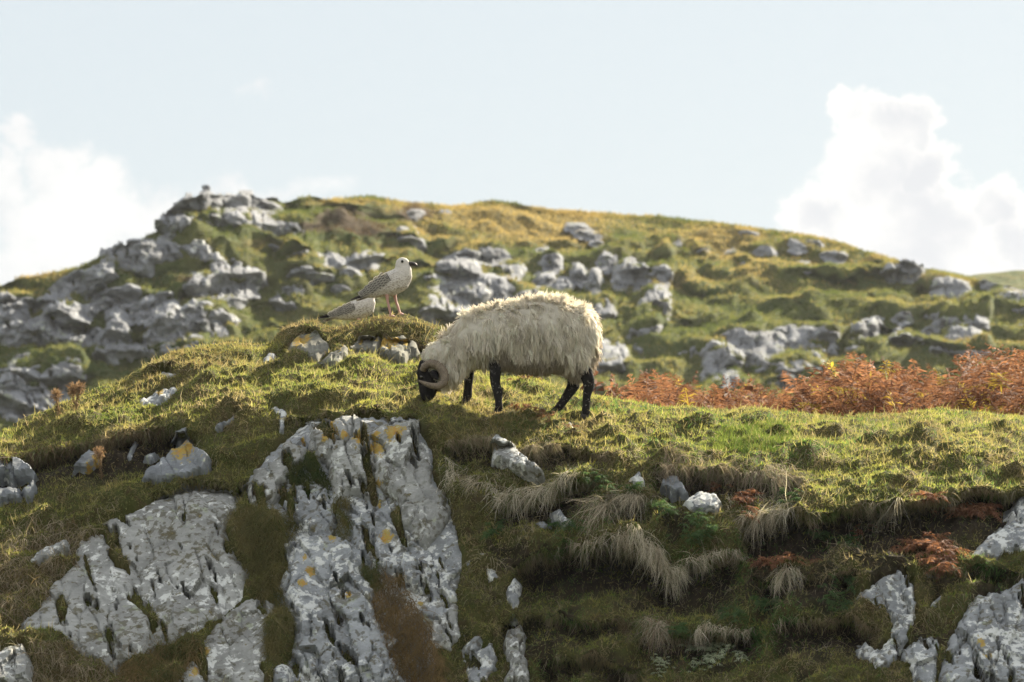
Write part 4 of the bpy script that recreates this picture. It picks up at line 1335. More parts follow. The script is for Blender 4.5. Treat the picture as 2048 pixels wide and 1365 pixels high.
# single fronds that stand clear of the bed
for k, (px1, py1, lab) in enumerate([(1232, 725, 'thin rust bracken frond standing alone nearest the sheep rump'), (1262, 745, 'short rust bracken frond second from the sheep rump'), (1318, 738, 'curled rust bracken frond above the left part of the bed'),
                                     (1470, 748, 'orange-tipped bracken frond in the middle of the bed'), (1522, 745, 'bent pale bracken frond leaning left over the rocks'), (1692, 718, 'yellow-tipped bracken frond standing tall in the bed'),
                                     (1775, 718, 'curled-over rust bracken frond near the far cliff'), (1800, 742, 'yellow-green bracken frond among the rust ones'), (1975, 695, 'tallest rust bracken frond near the right edge'), (1925, 735, 'slim rust bracken frond left of the tallest one')]):
    Y1 = 30.0 + .3 * k % 3
    b0 = back_ground(np.array([float(px1) + 12]), np.array([Y1]))[0]
    tp = at(px1, py1, Y1)
    m = 4
    rr = np.random.default_rng(900 + k)
    Lh = tp[2] - b0[2]
    C = rust(m, rr, .0)
    if 'yellow' in lab:
        C = np.tile((.38, .30, .05), (m, 1)) if 'green' not in lab else np.tile((.22, .26, .05), (m, 1))
    Bq = np.tile(b0, (m, 1))
    Bq[1:, 2] += Lh * np.array([.45, .6, .72])
    Bq[1:, 0] -= np.array([.02, .03, .035])
    Lq = np.array([Lh * 1.15, .26, .24, .20])
    azq = np.array([math.pi * .93, .2, math.pi * .8, .6])
    o = fronds('bracken_frond', Bq, azq, Lq, np.array([1.35, .8, .7, .7]), np.array([.10, .6, .6, .6]), C, M_FROND, K=14, start=.6, wide=.32, thick=.028, loc=b0, seed=910 + k)
    # wider leaflets on the side fronds come from their own start
    tag(o, lab, 'bracken', 'bracken fronds standing above the bed')


def clump(pts, n, L, label, C=None, seed=0, name='bracken_clump', spread=10, cat='bracken', K=8, el=(.1, .9), wide=.4, group=None, dr=(.4, 1.0)):
    rr = np.random.default_rng(seed)
    pts = np.array(pts, float)
    s = rr.random(n) * (len(pts) - 1)
    x = np.interp(s, np.arange(len(pts)), pts[:, 0]) + rr.normal(size=n) * spread
    y = np.interp(s, np.arange(len(pts)), pts[:, 1]) + rr.normal(size=n) * spread * .6
    B = bank_at(x, y) + np.array((0, -.06, .015))
    B[:, 1] -= rr.random(n) * .09
    az = rr.uniform(math.pi * .9, math.pi * 2.1, n)
    CC = rust(n, rr, 0) * 1.05 if C is None else lerp(C[0], C[1], rr.random(n))
    o = fronds(name, B, az, L * rr.uniform(.6, 1.2, n), rr.uniform(*el, n), rr.uniform(*dr, n), CC, M_FROND, K=K + 3, start=.15, wide=wide, loc=B.mean(0), seed=seed + 1, thick=.035)
    tag(o, label, cat, group)


clump([(1800, 1105), (1850, 1090), (1880, 1110), (1880, 1150)], 90, .16, 'large dead rust bracken clump above the hook-shaped rock', seed=501)
clump([(1890, 1025), (1930, 1040), (1985, 1030)], 75, .15, 'dead rust bracken clump under the dark turf near the right edge', seed=502)
clump([(1835, 985), (1865, 1000)], 20, .12, 'small orange-brown bracken sprig on the right turf lip', seed=503, spread=5)
clump([(1505, 1140), (1560, 1140), (1620, 1125)], 60, .12, 'flat rust bracken clump right of the grassy ledge', seed=504, spread=7)
clump([(1480, 1045), (1490, 1010), (1500, 1000)], 40, .12, 'dark rust bracken frond hanging below the grass curtain', seed=505, spread=7)
clump([(1415, 985), (1440, 975)], 16, .09, 'rust bracken scrap inside the grass curtain', seed=506, spread=6)
clump([(1705, 1060), (1730, 1055)], 14, .08, 'small rust bracken scrap left of the pale tuft', seed=507, spread=6)
clump([(1025, 835), (1050, 825), (1075, 835), (1105, 845)], 60, .075, 'low reddish dead bracken between the legs of the sheep', seed=508, spread=9, C=((.16, .075, .04), (.27, .15, .08)))
clump([(1020, 770), (1050, 760), (1070, 768)], 24, .07, 'reddish dead bracken patch behind the sheep belly', seed=509, spread=8, C=((.16, .075, .04), (.27, .15, .08)))
clump([(1130, 860), (1160, 865)], 16, .05, 'reddish plant scrap in front of the hind feet', seed=510, spread=8, C=((.16, .075, .04), (.27, .15, .08)))
GREENS = ((.04, .075, .03), (.075, .135, .045))
FERNS = [([(1180, 970), (1215, 985)], 26, 'dark green fern at the right end of the sweeping dry grass'), ([(1100, 1050), (1150, 1060)], 26, 'dark green fern beside the white stone sliver'),
         ([(970, 1075), (1000, 1065)], 18, 'dark green fern at the left end of the grassy ledge'), ([(1310, 1020), (1345, 1040)], 24, 'dark green fern right of the arched pale tuft'),
         ([(1360, 1080), (1420, 1090)], 34, 'widest dark green fern patch on the right end of the grassy ledge'), ([(1380, 1050), (1410, 1060)], 20, 'dark green fern below the rounded pale boulder'),
         ([(1520, 1210), (1545, 1215)], 22, 'dark green fern left of the narrow straight-hanging dry tuft'), ([(1690, 1090), (1700, 1070)], 20, 'bright fern under the small rust scrap on the right'),
         ([(1690, 1170), (1700, 1200)], 20, 'fern in the dark hollow left of the hook-shaped rock'), ([(1640, 1210), (1700, 1220)], 30, 'low green fern spread under the dark hollow lower right'),
         ([(1250, 970), (1270, 985)], 14, 'small fern under the pointed white stone'), ([(1340, 1270), (1370, 1260)], 20, 'small fern left of the low dry fringe'),
         ([(1560, 1000), (1600, 1000)], 14, 'small fern under the thick grey grass curtain'), ([(1620, 1070), (1650, 1080)], 16, 'small fern in the dark recess right of the sweeping pale tuft'),
         ([(1440, 1220), (1480, 1230)], 22, 'low fern on the dark slope beneath the ledge hollow')]
for k, (pts, n, gl) in enumerate(FERNS):
    clump(pts, int(n * 1.6), .085, gl, C=GREENS, seed=540 + k, name='fern', cat='fern', spread=9, K=7, group='green ferns in the hollows of the bank', wide=.45)
clump([(1370, 1300), (1400, 1290), (1430, 1320), (1400, 1340)], 190, .055, 'pale grey-green lichen bush low on the bank', C=((.26, .31, .2), (.5, .54, .4)), seed=580, name='lichen_bush', cat='lichen', spread=15, K=5, wide=.6)
clump([(1310, 1330), (1330, 1345)], 40, .04, 'small pale lichen tuft left of the lichen bush', C=((.26, .31, .2), (.5, .54, .4)), seed=581, name='lichen_bush', cat='lichen', spread=10, K=5, wide=.6)
clump([(1470, 1310), (1480, 1325)], 30, .04, 'small pale lichen tuft right of the lichen bush', C=((.26, .31, .2), (.5, .54, .4)), seed=582, name='lichen_bush', cat='lichen', spread=8, K=5, wide=.6)

# withered plants on the left
def withered(px1, py_base, py_top, heads, label, seed, dark=1.0):
    rr = np.random.default_rng(seed)
    b = bank_at(px1, py_base)[0]
    Y1 = b[1]
    root = bpy.data.objects.new('withered_thistle', None)
    root.location = b
    col.objects.link(root)
    tag(root, label, 'plant')
    for (hx_, hy_, rad) in heads:
        tpt = at(hx_, hy_, Y1)
        k = 6
        s = np.linspace(0, 1, k)[:, None]
        path = b * (1 - s) + tpt * s + rr.normal(size=(k, 3)) * .006
        V = []
        for p in path:
            for a in (0, 2.1, 4.2):
                V.append(p + .005 * np.array((math.cos(a), math.sin(a), 0)))
        Q = [(3 * i + j, 3 * i + (j + 1) % 3, 3 * i + 3 + (j + 1) % 3, 3 * i + 3 + j) for i in range(k - 1) for j in range(3)]
        make_mesh('stem', V, quads=Q, mat=M_STRAW, parent=root, cattrs={'col': np.tile((.17, .11, .06), (len(V), 1))})
        n = 260
        d = unit(rr.normal(size=(n, 3)))
        m = .0037
        Pq = tpt + d * rad * m * rr.uniform(.1, .9, (n, 1))
        o = blades('seed_head', Pq, d, rr.uniform(.3, .7, n) * rad * m, .007, lerp((.14, .085, .05), (.3, .2, .13), rr.random(n)) * dark, M_STRAW, .8, 2, parent=root, seed=seed + 3)
        # leaves along the stem
        n = 90
        u = rr.random(n)
        Pl = b * (1 - u)[:, None] + tpt * u[:, None]
        blades('leaf', Pl, rr.normal(size=(n, 3)) + np.array((0, 0, -.2)), rr.uniform(.02, .05, n), .008, lerp((.13, .085, .05), (.24, .17, .1), rr.random(n)) * dark, M_STRAW, .8, 2, parent=root, seed=seed + 4)


withered(118, 835, 790, [(112, 790, 13)], 'small withered brown thistle on the skyline of the left slope', 601)
withered(150, 830, 775, [(145, 778, 13), (160, 775, 14)], 'larger two-headed withered thistle on the left skyline', 602)
withered(204, 955, 905, [(198, 905, 12)], 'withered rust thistle in front of the triangular slate', 603)

# ------------------------------------------------------------------ animals: bodies grown from chains of spheres
import bmesh
dg = None


def chain(pts, dens=.35):
    out = []
    for (p, a), (q, b) in zip(pts[:-1], pts[1:]):
        p, q = np.array(p, float), np.array(q, float)
        d = np.linalg.norm(q - p)
        k = max(1, int(d / (dens * min(a, b))))
        for i in range(k):
            t = i / k
            out.append((p * (1 - t) + q * t, a * (1 - t) + b * t))
    out.append((np.array(pts[-1][0], float), pts[-1][1]))
    return out


def grow(name, spheres, voxel, mat, parent=None, loc=None, sy=1.0, smooth_it=6, cy=None):
    bm = bmesh.new()
    for (c, rad) in spheres:
        res = bmesh.ops.create_icosphere(bm, subdivisions=2, radius=rad)
        k = sy
        for v in res['verts']:
            v.co.y *= k
            v.co += Vector(c)
    me = bpy.data.meshes.new('tmp')
    bm.to_mesh(me)
    bm.free()
    ob = bpy.data.objects.new('tmp', me)
    col.objects.link(ob)
    md = ob.modifiers.new('r', 'REMESH')
    md.mode = 'VOXEL'
    md.voxel_size = voxel
    md.use_smooth_shade = True
    if smooth_it:
        s = ob.modifiers.new('s', 'SMOOTH')
        s.factor = .5
        s.iterations = smooth_it
    d = bpy.context.evaluated_depsgraph_get()
    d.update()
    m2 = bpy.data.meshes.new_from_object(ob.evaluated_get(d))
    bpy.data.objects.remove(ob)
    V = np.zeros(len(m2.vertices) * 3, np.float32)
    m2.vertices.foreach_get('co', V)
    V = V.reshape(-1, 3)
    L = np.array([p.loop_total for p in m2.polygons])
    quads = np.array([p.vertices[:] for p in m2.polygons if p.loop_total == 4])
    tris = np.array([p.vertices[:] for p in m2.polygons if p.loop_total == 3])
    return V, tris, quads


def tube(path, rad, ns=10, close=True):
    path, rad = np.asarray(path, float), np.asarray(rad, float)
    tg = unit(np.gradient(path, axis=0))
    ref = np.array((0, 1.0, .02))
    a = unit(np.cross(tg, ref))
    b = np.cross(tg, a)
    th = np.linspace(0, 2 * math.pi, ns, endpoint=False)
    V = path[:, None] + rad[:, None, None] * (np.cos(th)[None, :, None] * a[:, None] + np.sin(th)[None, :, None] * b[:, None])
    k = len(path)
    Q = [(i * ns + j, i * ns + (j + 1) % ns, (i + 1) * ns + (j + 1) % ns, (i + 1) * ns + j) for i in range(k - 1) for j in range(ns)]
    V = V.reshape(-1, 3)
    V = np.concatenate([V, path[:1], path[-1:]])
    T = [(len(V) - 2, (j + 1) % ns, j) for j in range(ns)] + [(len(V) - 1, (k - 1) * ns + j, (k - 1) * ns + (j + 1) % ns) for j in range(ns)]
    return V, T, Q


def resample(pts, n):
    pts = np.asarray(pts, float)
    s = np.concatenate([[0], np.cumsum(np.linalg.norm(np.diff(pts[:, :3], axis=0), axis=1))])
    u = np.linspace(0, s[-1], n)
    o = np.stack([np.interp(u, s, pts[:, k]) for k in range(pts.shape[1])], 1)
    for _ in range(3):
        o[1:-1] = .25 * o[:-2] + .5 * o[1:-1] + .25 * o[2:]
    return o


def simple(name, color, rough=.8, spec=.3, noise=None):
    m = M(name)
    c = color
    if noise:
        c = m.mix(m.step(m.noise(noise[0], 5, .6), noise[1], noise[2]), color, noise[3])
    return m.done(c, rough, spec=spec)


M_SKIN = simple('sheep_black_coat', (.012, .011, .012), .85, .12, (46, .585, .70, (.28, .265, .24)))
M_FACE = simple('sheep_face', (.010, .009, .010), .85, .12)
M_HOOF = simple('hoof', (.03, .026, .022), .6)
M_EYE = simple('eye', (.015, .012, .008), .15, .6)


def mat_horn():
    m = M('horn')
    w = m.noise(120, 3, .6, vec=m.scaled((1, 1, 1)))
    c = m.mix(m.step(w, .35, .65), (.21, .165, .115), (.09, .068, .048))
    return m.done(c, .6, m.bump(w, .4, .004), spec=.35)


M_HORN = mat_horn()
# --- sheep; coordinates from the enlarged crop, at 24 m
SY0 = 24.0
SC = .2441 * HALF / 1024 * SY0 / CP


def sp(cx, cy, dy=0.0):
    p = at(780 + .2441 * cx, 560 + .2441 * cy, SY0)
    return p + np.array((0, dy, 0))


def hoof_dy(cx, cy):
    return float(bank_at(780 + .2441 * cx, 560 + .2441 * cy)[0][1] - SY0)


S = []
torso = [((430, 620), 85), ((600, 530), 130), ((800, 460), 160), ((1100, 450), 170), ((1400, 450), 170), ((1560, 470), 120)]
S += chain([(sp(x, y), q * SC) for (x, y), q in torso])
S += chain([(sp(430, 640), 110 * SC), (sp(350, 690), 85 * SC), (sp(312, 720), 84 * SC)])
S += chain([(sp(312, 715), 86 * SC), (sp(300, 765), 84 * SC), (sp(298, 820), 76 * SC), (sp(298, 880), 66 * SC), (sp(297, 925), 58 * SC), (sp(300, 950), 50 * SC)])
S += chain([(sp(345, 760), 78 * SC), (sp(355, 810), 72 * SC)])
S += chain([(sp(380, 800), 60 * SC), (sp(362, 860), 50 * SC), (sp(335, 925), 44 * SC), (sp(325, 950), 40 * SC)])
FEET = []
for sgn, pts in ((-1, [(860, 640, 60, -.10), (862, 740, 50, -.10), (862, 800, 42, -.11), (862, 850, 36, -.1), (885, 930, 36, -.1), (890, 1000, 27, -.1), (893, 1055, 31, -.1), (880, 1095, 28, -.1)]),
                 (1, [(640, 640, 80, .10), (645, 740, 48, .10), (642, 800, 38, .1), (640, 860, 31, .1), (634, 940, 35, .1), (622, 985, 27, .1), (605, 1018, 28, .1)]),
                 (-1, [(1540, 620, 80, -.07), (1590, 740, 62, -.09), (1622, 820, 48, -.1), (1628, 865, 42, -.1), (1612, 950, 32, -.1), (1606, 1030, 29, -.1), (1604, 1080, 33, -.1), (1598, 1108, 30, -.1)]),
                 (1, [(1490, 640, 80, .07), (1512, 780, 60, .09), (1505, 860, 46, .1), (1478, 905, 40, .1), (1425, 985, 31, .1), (1390, 1035, 31, .1), (1362, 1068, 31, .1)])):
    hx_, hy_ = pts[-1][:2]
    hd_ = hoof_dy(hx_, hy_ + 18)
    k = len(pts)
    q = []
    for i, (x, y, rad, dy) in enumerate(pts):
        t = i / (k - 1)
        d = dy * (1 - t) + hd_ * t if abs(hd_ - dy) < .35 else dy
        q.append((sp(x, y, d), rad * SC * (1.14 if i > 1 else 1.0)))
    S += chain(q, .3)
    FEET.append((q[-1][0], q[-2][0], q[-1][1]))
V, T, Q = grow('sheep', S, .0075, M_SKIN, sy=.88, smooth_it=3)
sbase = sp(1150, 1110)
sheep = make_mesh('sheep', V, T, Q, mat=M_SKIN, loc=sbase)
sheep.data.materials.append(M_FACE)
mi = np.zeros(len(sheep.data.polygons), np.int32)
cen = np.zeros(len(mi) * 3, np.float32)
sheep.data.polygons.foreach_get('center', cen)
cen = cen.reshape(-1, 3) + np.array(sbase)
mi[cen[:, 0] < sp(520, 700)[0]] = 1
sheep.data.polygons.foreach_set('material_index', mi)
tag(sheep, 'shaggy cream horned sheep with black face and mottled black legs grazing on the bank', 'sheep')
for (p, pp, rad) in FEET:
    d = unit(p - pp)
    for s_ in (-1, 1):
        Vh, Th, Qh = tube([p + np.array((.006 * s_, -.008 * s_, .012)) - d * .004, p + np.array((-.006, -.006 * s_ - .008, -.012)) + d * .006, p + np.array((-.016, -.006 * s_ - .008, -.028)) + d * .004], [rad * .75, rad * .85, rad * .8], 8)
        make_mesh('hoof', Vh, Th, Qh, mat=M_HOOF, parent=sheep)
HORN = [(270, 745, -.055, 26), (285, 712, -.07, 31), (330, 690, -.085, 34), (385, 702, -.10, 36), (432, 745, -.12, 37), (455, 800, -.135, 36), (445, 855, -.145, 33), (400, 883, -.15, 29), (340, 878, -.158, 24), (285, 858, -.165, 17), (240, 836, -.17, 6)]
for sgn in (1, -1):
    pts = np.array([[*sp(x, y, d * sgn), q * SC] for x, y, d, q in HORN])
    pts = resample(pts, 64)
    k = np.arange(64)
    rad = pts[:, 3] * (1 + .11 * np.sin(k * 1.9) * (1 - k / 64))
    Vh, Th, Qh = tube(pts[:, :3], rad, 12)
    make_mesh('horn', Vh, Th, Qh, mat=M_HORN, parent=sheep)
    # ear inside the curl and the eye below the horn base
    e0, e1 = sp(345, 760, -.06 * sgn), sp(395, 800, -.135 * sgn)
    s = np.linspace(0, 1, 9)[:, None]
    Ve, Te, Qe = tube(e0 * (1 - s) + e1 * s + np.array((0, 0, -.02)) * s * s, .026 * np.sin(np.linspace(.5, 3.0, 9)) + .003, 8)
    make_mesh('ear', Ve, Te, Qe, mat=M_FACE, parent=sheep)
    bm = bmesh.new()
    bmesh.ops.create_icosphere(bm, subdivisions=2, radius=.013)
    Vq = np.array([v.co[:] for v in bm.verts]) + sp(262, 800, -.066 * sgn)
    Fq = np.array([[v.index for v in f.verts] for f in bm.faces])
    bm.free()
    make_mesh('eye', Vq, Fq, mat=M_EYE, parent=sheep)
# fleece: a loft from neck to rump
FL = np.array([(262, 590, 640, 40), (300, 540, 745, 85), (350, 500, 830, 112), (430, 440, 905, 135), (500, 385, 905, 150), (560, 315, 840, 175), (620, 268, 775, 200), (700, 234, 745, 220), (800, 202, 742, 235), (900, 187, 748, 243),
               (1000, 170, 770, 250), (1100, 150, 790, 252), (1200, 135, 803, 252), (1300, 128, 798, 250), (1400, 135, 785, 245), (1480, 160, 828, 238), (1540, 182, 838, 225), (1600, 200, 805, 200), (1650, 245, 720, 165), (1680, 300, 640, 125), (1698, 400, 560, 70)], float)
FL[:, 1] += np.interp(FL[:, 0], [500, 700, 1600, 1700], [3, 14, 14, 0])
FL[:, 2] -= np.interp(FL[:, 0], [430, 520, 700, 1420, 1500], [0, 22, 44, 44, 12])
ns, ne = 90, 72
u = np.linspace(FL[0, 0], FL[-1, 0], ns)
tp_, bt_, wd_ = (np.interp(u, FL[:, 0], FL[:, k]) for k in (1, 2, 3))
for a in (tp_, bt_, wd_):
    for _ in range(2):
        a[1:-1] = .25 * a[:-2] + .5 * a[1:-1] + .25 * a[2:]
th = np.linspace(0, 2 * math.pi, ne, endpoint=False)
e = .86
cs, sn = np.sign(np.cos(th)) * np.abs(np.cos(th)) ** e, np.sign(np.sin(th)) * np.abs(np.sin(th)) ** e
cxg = np.repeat(u[:, None], ne, 1)
cyg = (tp_ + bt_)[:, None] / 2 - (bt_ - tp_)[:, None] / 2 * sn[None]
F = at(780 + .2441 * cxg, 560 + .2441 * cyg, SY0)
F[..., 1] += cs[None] * wd_[:, None] * SC
cen_ = F.mean(1, keepdims=True)
F = F + unit(F - cen_) * (fbm(F, .15, 3, 5) * .022 + fbm(F, .05, 2, 6) * .008 - .018)[..., None]
Qf = np.array([(i * ne + j, (i + 1) * ne + j, (i + 1) * ne + (j + 1) % ne, i * ne + (j + 1) % ne) for i in range(ns - 1) for j in range(ne)])
FV = F.reshape(-1, 3)
FV = np.concatenate([FV, F[0].mean(0)[None], F[-1].mean(0)[None] + np.array([[.006, 0, 0]])])
Tf = [(ns * ne, j, (j + 1) % ne) for j in range(ne)] + [(ns * ne + 1, (ns - 1) * ne + (j + 1) % ne, (ns - 1) * ne + j) for j in range(ne)]
CREAM = np.array((.90, .85, .755))


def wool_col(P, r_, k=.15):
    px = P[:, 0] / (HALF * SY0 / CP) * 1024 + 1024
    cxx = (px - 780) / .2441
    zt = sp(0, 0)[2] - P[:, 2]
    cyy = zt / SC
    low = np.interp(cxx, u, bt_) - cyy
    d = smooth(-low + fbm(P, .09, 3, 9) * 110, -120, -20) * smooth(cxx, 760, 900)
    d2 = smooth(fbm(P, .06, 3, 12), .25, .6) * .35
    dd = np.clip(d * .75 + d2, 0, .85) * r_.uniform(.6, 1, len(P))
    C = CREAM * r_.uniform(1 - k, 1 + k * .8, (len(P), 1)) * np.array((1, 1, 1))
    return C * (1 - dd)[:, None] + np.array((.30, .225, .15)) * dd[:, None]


r = np.random.default_rng(31)
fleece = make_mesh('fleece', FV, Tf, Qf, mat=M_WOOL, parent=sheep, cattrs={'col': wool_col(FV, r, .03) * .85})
# locks
a0, b0_, c0 = FV[Qf[:, 0]], FV[Qf[:, 1]], FV[Qf[:, 3]]
arq = np.linalg.norm(np.cross(b0_ - a0, c0 - a0), axis=1)
nl = 26000
kq = np.searchsorted(np.cumsum(arq) / arq.sum(), r.random(nl))
uu, vv = r.random((nl, 1)), r.random((nl, 1))
PL = a0[kq] + (b0_[kq] - a0[kq]) * uu + (c0[kq] - a0[kq]) * vv
NL = unit(np.cross(c0[kq] - a0[kq], b0_[kq] - a0[kq]))
ctr = np.stack([PL[:, 0], np.full(nl, SY0), np.interp(PL[:, 0], F.mean(1)[:, 0], F.mean(1)[:, 2])], -1)
flip = np.sum(NL * (PL - ctr), 1) < 0
NL[flip] *= -1
swirl = np.stack([fbm(PL * (1.5, 1, .7), .085, 2, 60 + k) for k in range(3)], -1)
topw = smooth(NL[:, 2], .45, .9)
D0 = NL * (.36 + .35 * topw)[:, None] + np.array((.14, 0, -.75)) * (1 - topw)[:, None] + swirl * (.55 + .5 * topw)[:, None] + r.normal(size=(nl, 3)) * .14
Ll = np.clip(.078 + .03 * swirl[:, 0] + r.normal(size=nl) * .014, .035, .13) * (1 - .25 * topw) * (1 - .55 * (PL[:, 0] < sp(420, 0)[0]))
# locks run together into pointed, matted staples
nc_ = 2600
ci = r.choice(nl, nc_, replace=False)
near = np.zeros(nl, int)
for q0 in range(0, nl, 2000):
    dd_ = ((PL[q0:q0 + 2000, None, :] - PL[ci][None]) ** 2).sum(-1)
    near[q0:q0 + 2000] = dd_.argmin(1)
cdir_ = unit(D0[ci] + r.normal(size=(nc_, 3)) * .30)
clen = np.clip(.075 + r.normal(size=nc_) * .018, .04, .12) * (1 - .2 * topw[ci]) * (1 - .45 * (PL[ci][:, 0] < sp(420, 0)[0]))
TIP = (PL[ci] + cdir_ * clen[:, None] + np.array((0, 0, -.022)) * (1 - topw[ci])[:, None] + NL[ci] * .008)[near]
D0 = unit(D0) * .85 + unit(TIP - PL) * .28
Ll *= 1 - .35 * smooth(-NL[:, 2], .1, .6)
Ll = np.minimum(Ll, np.linalg.norm(TIP - PL, axis=1) * 1.5 + .02)
seg, nsd = 6, 3
cur, d = PL - NL * .004, unit(D0)
ph = swirl[:, 1] * 9 + r.random(nl) * 1.2
frame = unit(np.cross(d, NL) + 1e-4)
VV = []
w0 = r.uniform(.0024, .005, nl)
for k in range(seg + 1):
    t = k / seg
    w = w0 * (1.0 - .8 * t ** 1.6)
    s1 = frame
    s2 = unit(np.cross(d, s1))
    for a in range(nsd):
        an = 2 * math.pi * a / nsd
        VV.append(cur + (s1 * math.cos(an) + s2 * math.sin(an)) * w[:, None])
    wave = frame * (np.sin(ph + t * 9.0) * .45)[:, None] + s2 * (np.cos(ph * 1.3 + t * 7) * .16)[:, None]
    d = unit(d + np.array((0, 0, -.26)) * (1 - .7 * topw)[:, None] + unit(TIP - cur) * .13)
    cur = cur + (d + wave) * (Ll / seg)[:, None]
VV = np.stack(VV, 1)
nv = VV.shape[1]
bq = (np.arange(nl) * nv)[:, None]
QQ = np.concatenate([bq + np.array([[k * 3 + a, k * 3 + (a + 1) % 3, k * 3 + 3 + (a + 1) % 3, k * 3 + 3 + a]]) for k in range(seg) for a in range(3)], 0)
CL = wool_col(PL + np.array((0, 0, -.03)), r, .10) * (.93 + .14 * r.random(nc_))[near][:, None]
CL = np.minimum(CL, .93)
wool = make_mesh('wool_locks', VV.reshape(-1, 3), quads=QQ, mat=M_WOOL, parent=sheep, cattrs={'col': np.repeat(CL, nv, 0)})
kind(wool, 'stuff')

# --- gulls
M_BEAK = simple('beak', (.02, .018, .018), .5)
M_LEG = simple('gull_leg', (.42, .24, .20), .6)


def mat_gull():
    m = M('gull_plumage')
    a = m.noise(70, 4, .6, vec=m.scaled((1, 1, 2.2), (0, .5, 0)))
    b = m.noise(160, 3, .6)
    c = m.mix(m.math('MULTIPLY', m.step(a, .45, .68), m.attr('streak')), (.52, .49, .45), (.17, .14, .115))
    c = m.mix(m.math('MULTIPLY', m.step(b, .5, .7), .3), c, (.40, .35, .30))
    return m.done(c, .85, spec=.15)


M_GULL = mat_gull()


def gull(label, Y0, body, head_i, wing, tips, beak, eye, legs, tone=1.0, seed=0):
    k = .2051 * HALF / 1024 * Y0 / CP

    def g(cx, cy, dy=0.0):
        return at(520 + .2051 * cx, 480 + .2051 * cy, Y0) + np.array((0, dy, 0))
    S = chain([(g(x, y), q * k * 1.06) for x, y, q in body], .25)
    hp = [(g(x, y), q * k) for x, y, q in head_i]
    S += chain(hp, .25)
    V, T, Q = grow('gull', S, .0055, M_GULL, sy=.86, smooth_it=5)
    base = g(*legs[0][-1]) if legs else g(body[3][0], body[3][1] + 120)
    cx = ((V[:, 0] / (HALF * Y0 / CP) * 1024 + 1024) - 520) / .2051
    hx_ = hp[-1][0]
    dist = np.linalg.norm(V - hx_, axis=1)
    streak = .25 + .7 * smooth(dist, .06, .16)
    ob = make_mesh('gull', V, T, Q, mat=M_GULL, loc=base, fattrs={'streak': streak})
    tag(ob, label, 'gull')
    rr = np.random.default_rng(seed)
    # wings: overlapping scalloped feathers laid on each flank, each feather dark in the middle with a pale edge
    (sx, sy_), (ex, ey) = wing[0], wing[1]
    hw0, hw1, rb = wing[2], wing[3], wing[4]
    ax = np.array((ex - sx, ey - sy_), float)
    la = np.linalg.norm(ax)
    ax /= la
    nx = np.array((-ax[1], ax[0]))
    for side in (-1, 1):
        Vs, Ts, Cs = [], [], []
        rows = 10
        for i in range(rows):
            t = i / (rows - 1)
            hw = hw0 * (1 - t) + hw1 * t
            hw *= min(1, .55 + 3 * t)
            m = max(3, int(7 - 3 * t))
            for j in range(m):
                s = (j + .5 * (i % 2)) / (m - .5) * 2 - 1 if m > 1 else 0
                c = np.array((sx, sy_)) + ax * la * t * .9 + nx * s * hw
                fl = la * (.17 + .09 * t) * rr.uniform(.9, 1.1)
                fw = (hw0 / 4.6) * (1 - .25 * t)
                loc_r = rb * (1 - .55 * t)
                bulge = math.sqrt(max(.05, 1 - (s * .72) ** 2))
                dy = side * (loc_r * k * .86 * bulge + .004 + .0022 * (rows - i) * .3)
                dirn = ax + nx * s * .12 * (-1 if s > 0 else -1) * .5
                dark = np.array((.075, .066, .060)) * tone * rr.uniform(.8, 1.25)
                pale = np.array((.42, .40, .37)) * rr.uniform(.85, 1.1)
                o = len(Vs)
                for (f, w, isd, lift) in ((0, 0, 1, 0), (.3, -1, 0, .001), (.3, 0, 1, .0025), (.3, 1, 0, .001), (.75, -.85, 0, .002), (.72, 0, 1, .004), (.75, .85, 0, .002), (1, 0, 0, .003)):
                    q = c + dirn * fl * f + nx * fw * w
                    Vs.append(g(q[0], q[1], dy + side * lift))
                    Cs.append(dark if isd else pale)
                Ts += [(o + a, o + b, o + c_) for a, b, c_ in ((0, 1, 2), (0, 2, 3), (1, 4, 5), (1, 5, 2), (2, 5, 6), (2, 6, 3), (4, 7, 5), (5, 7, 6))]
        make_mesh('wing', Vs, tris=Ts, mat=M_FEATHER, parent=ob, cattrs={'col': Cs})
        # black wing-tip feathers
        Vs, Ts, Cs = [], [], []
        for q in range(4):
            p0, p1 = np.array(tips[0], float), np.array(tips[1], float) + np.array((22 * q, -9 * q))
            a_ = unit(p1 - p0)
            n_ = np.array((-a_[1], a_[0]))
            o = len(Vs)
            L_ = np.linalg.norm(p1 - p0)
            for f, w in ((0, -13), (0, 13), (.6, -11), (.6, 11), (.92, -6), (.92, 6), (1, 0)):
                z = p0 + a_ * L_ * f + n_ * w
                Vs.append(g(z[0], z[1], side * (.022 - .012 * f + .003 * q)))
                Cs.append(np.array((.025, .022, .022)) if w and f < .99 else np.array((.2, .18, .16)))
            Ts += [(o, o + 1, o + 3), (o, o + 3, o + 2), (o + 2, o + 3, o + 5), (o + 2, o + 5, o + 4), (o + 4, o + 5, o + 6)]
        make_mesh('wing_tip', Vs, tris=Ts, mat=M_FEATHER, parent=ob, cattrs={'col': Cs})
    # tail
    Vs, Ts, Cs = [], [], []
    p0, p1 = np.array(tips[2], float), np.array(tips[3], float)
    for q in range(7):
        dy = (q - 3) * .008
        o = len(Vs)
        for f, w in ((0, -12), (0, 12), (.75, -12), (.75, 12), (1, -8), (1, 8)):
            z = p0 * (1 - f) + p1 * f
            Vs.append(g(z[0], z[1] + w * .5, dy * (1 + f) + w * .0004))
            Cs.append(np.array((.5, .46, .41)) if f < .5 else np.array((.10, .08, .07)) if f < .9 else np.array((.4, .36, .32)))
        Ts += [(o, o + 1, o + 3), (o, o + 3, o + 2), (o + 2, o + 3, o + 5), (o + 2, o + 5, o + 4)]
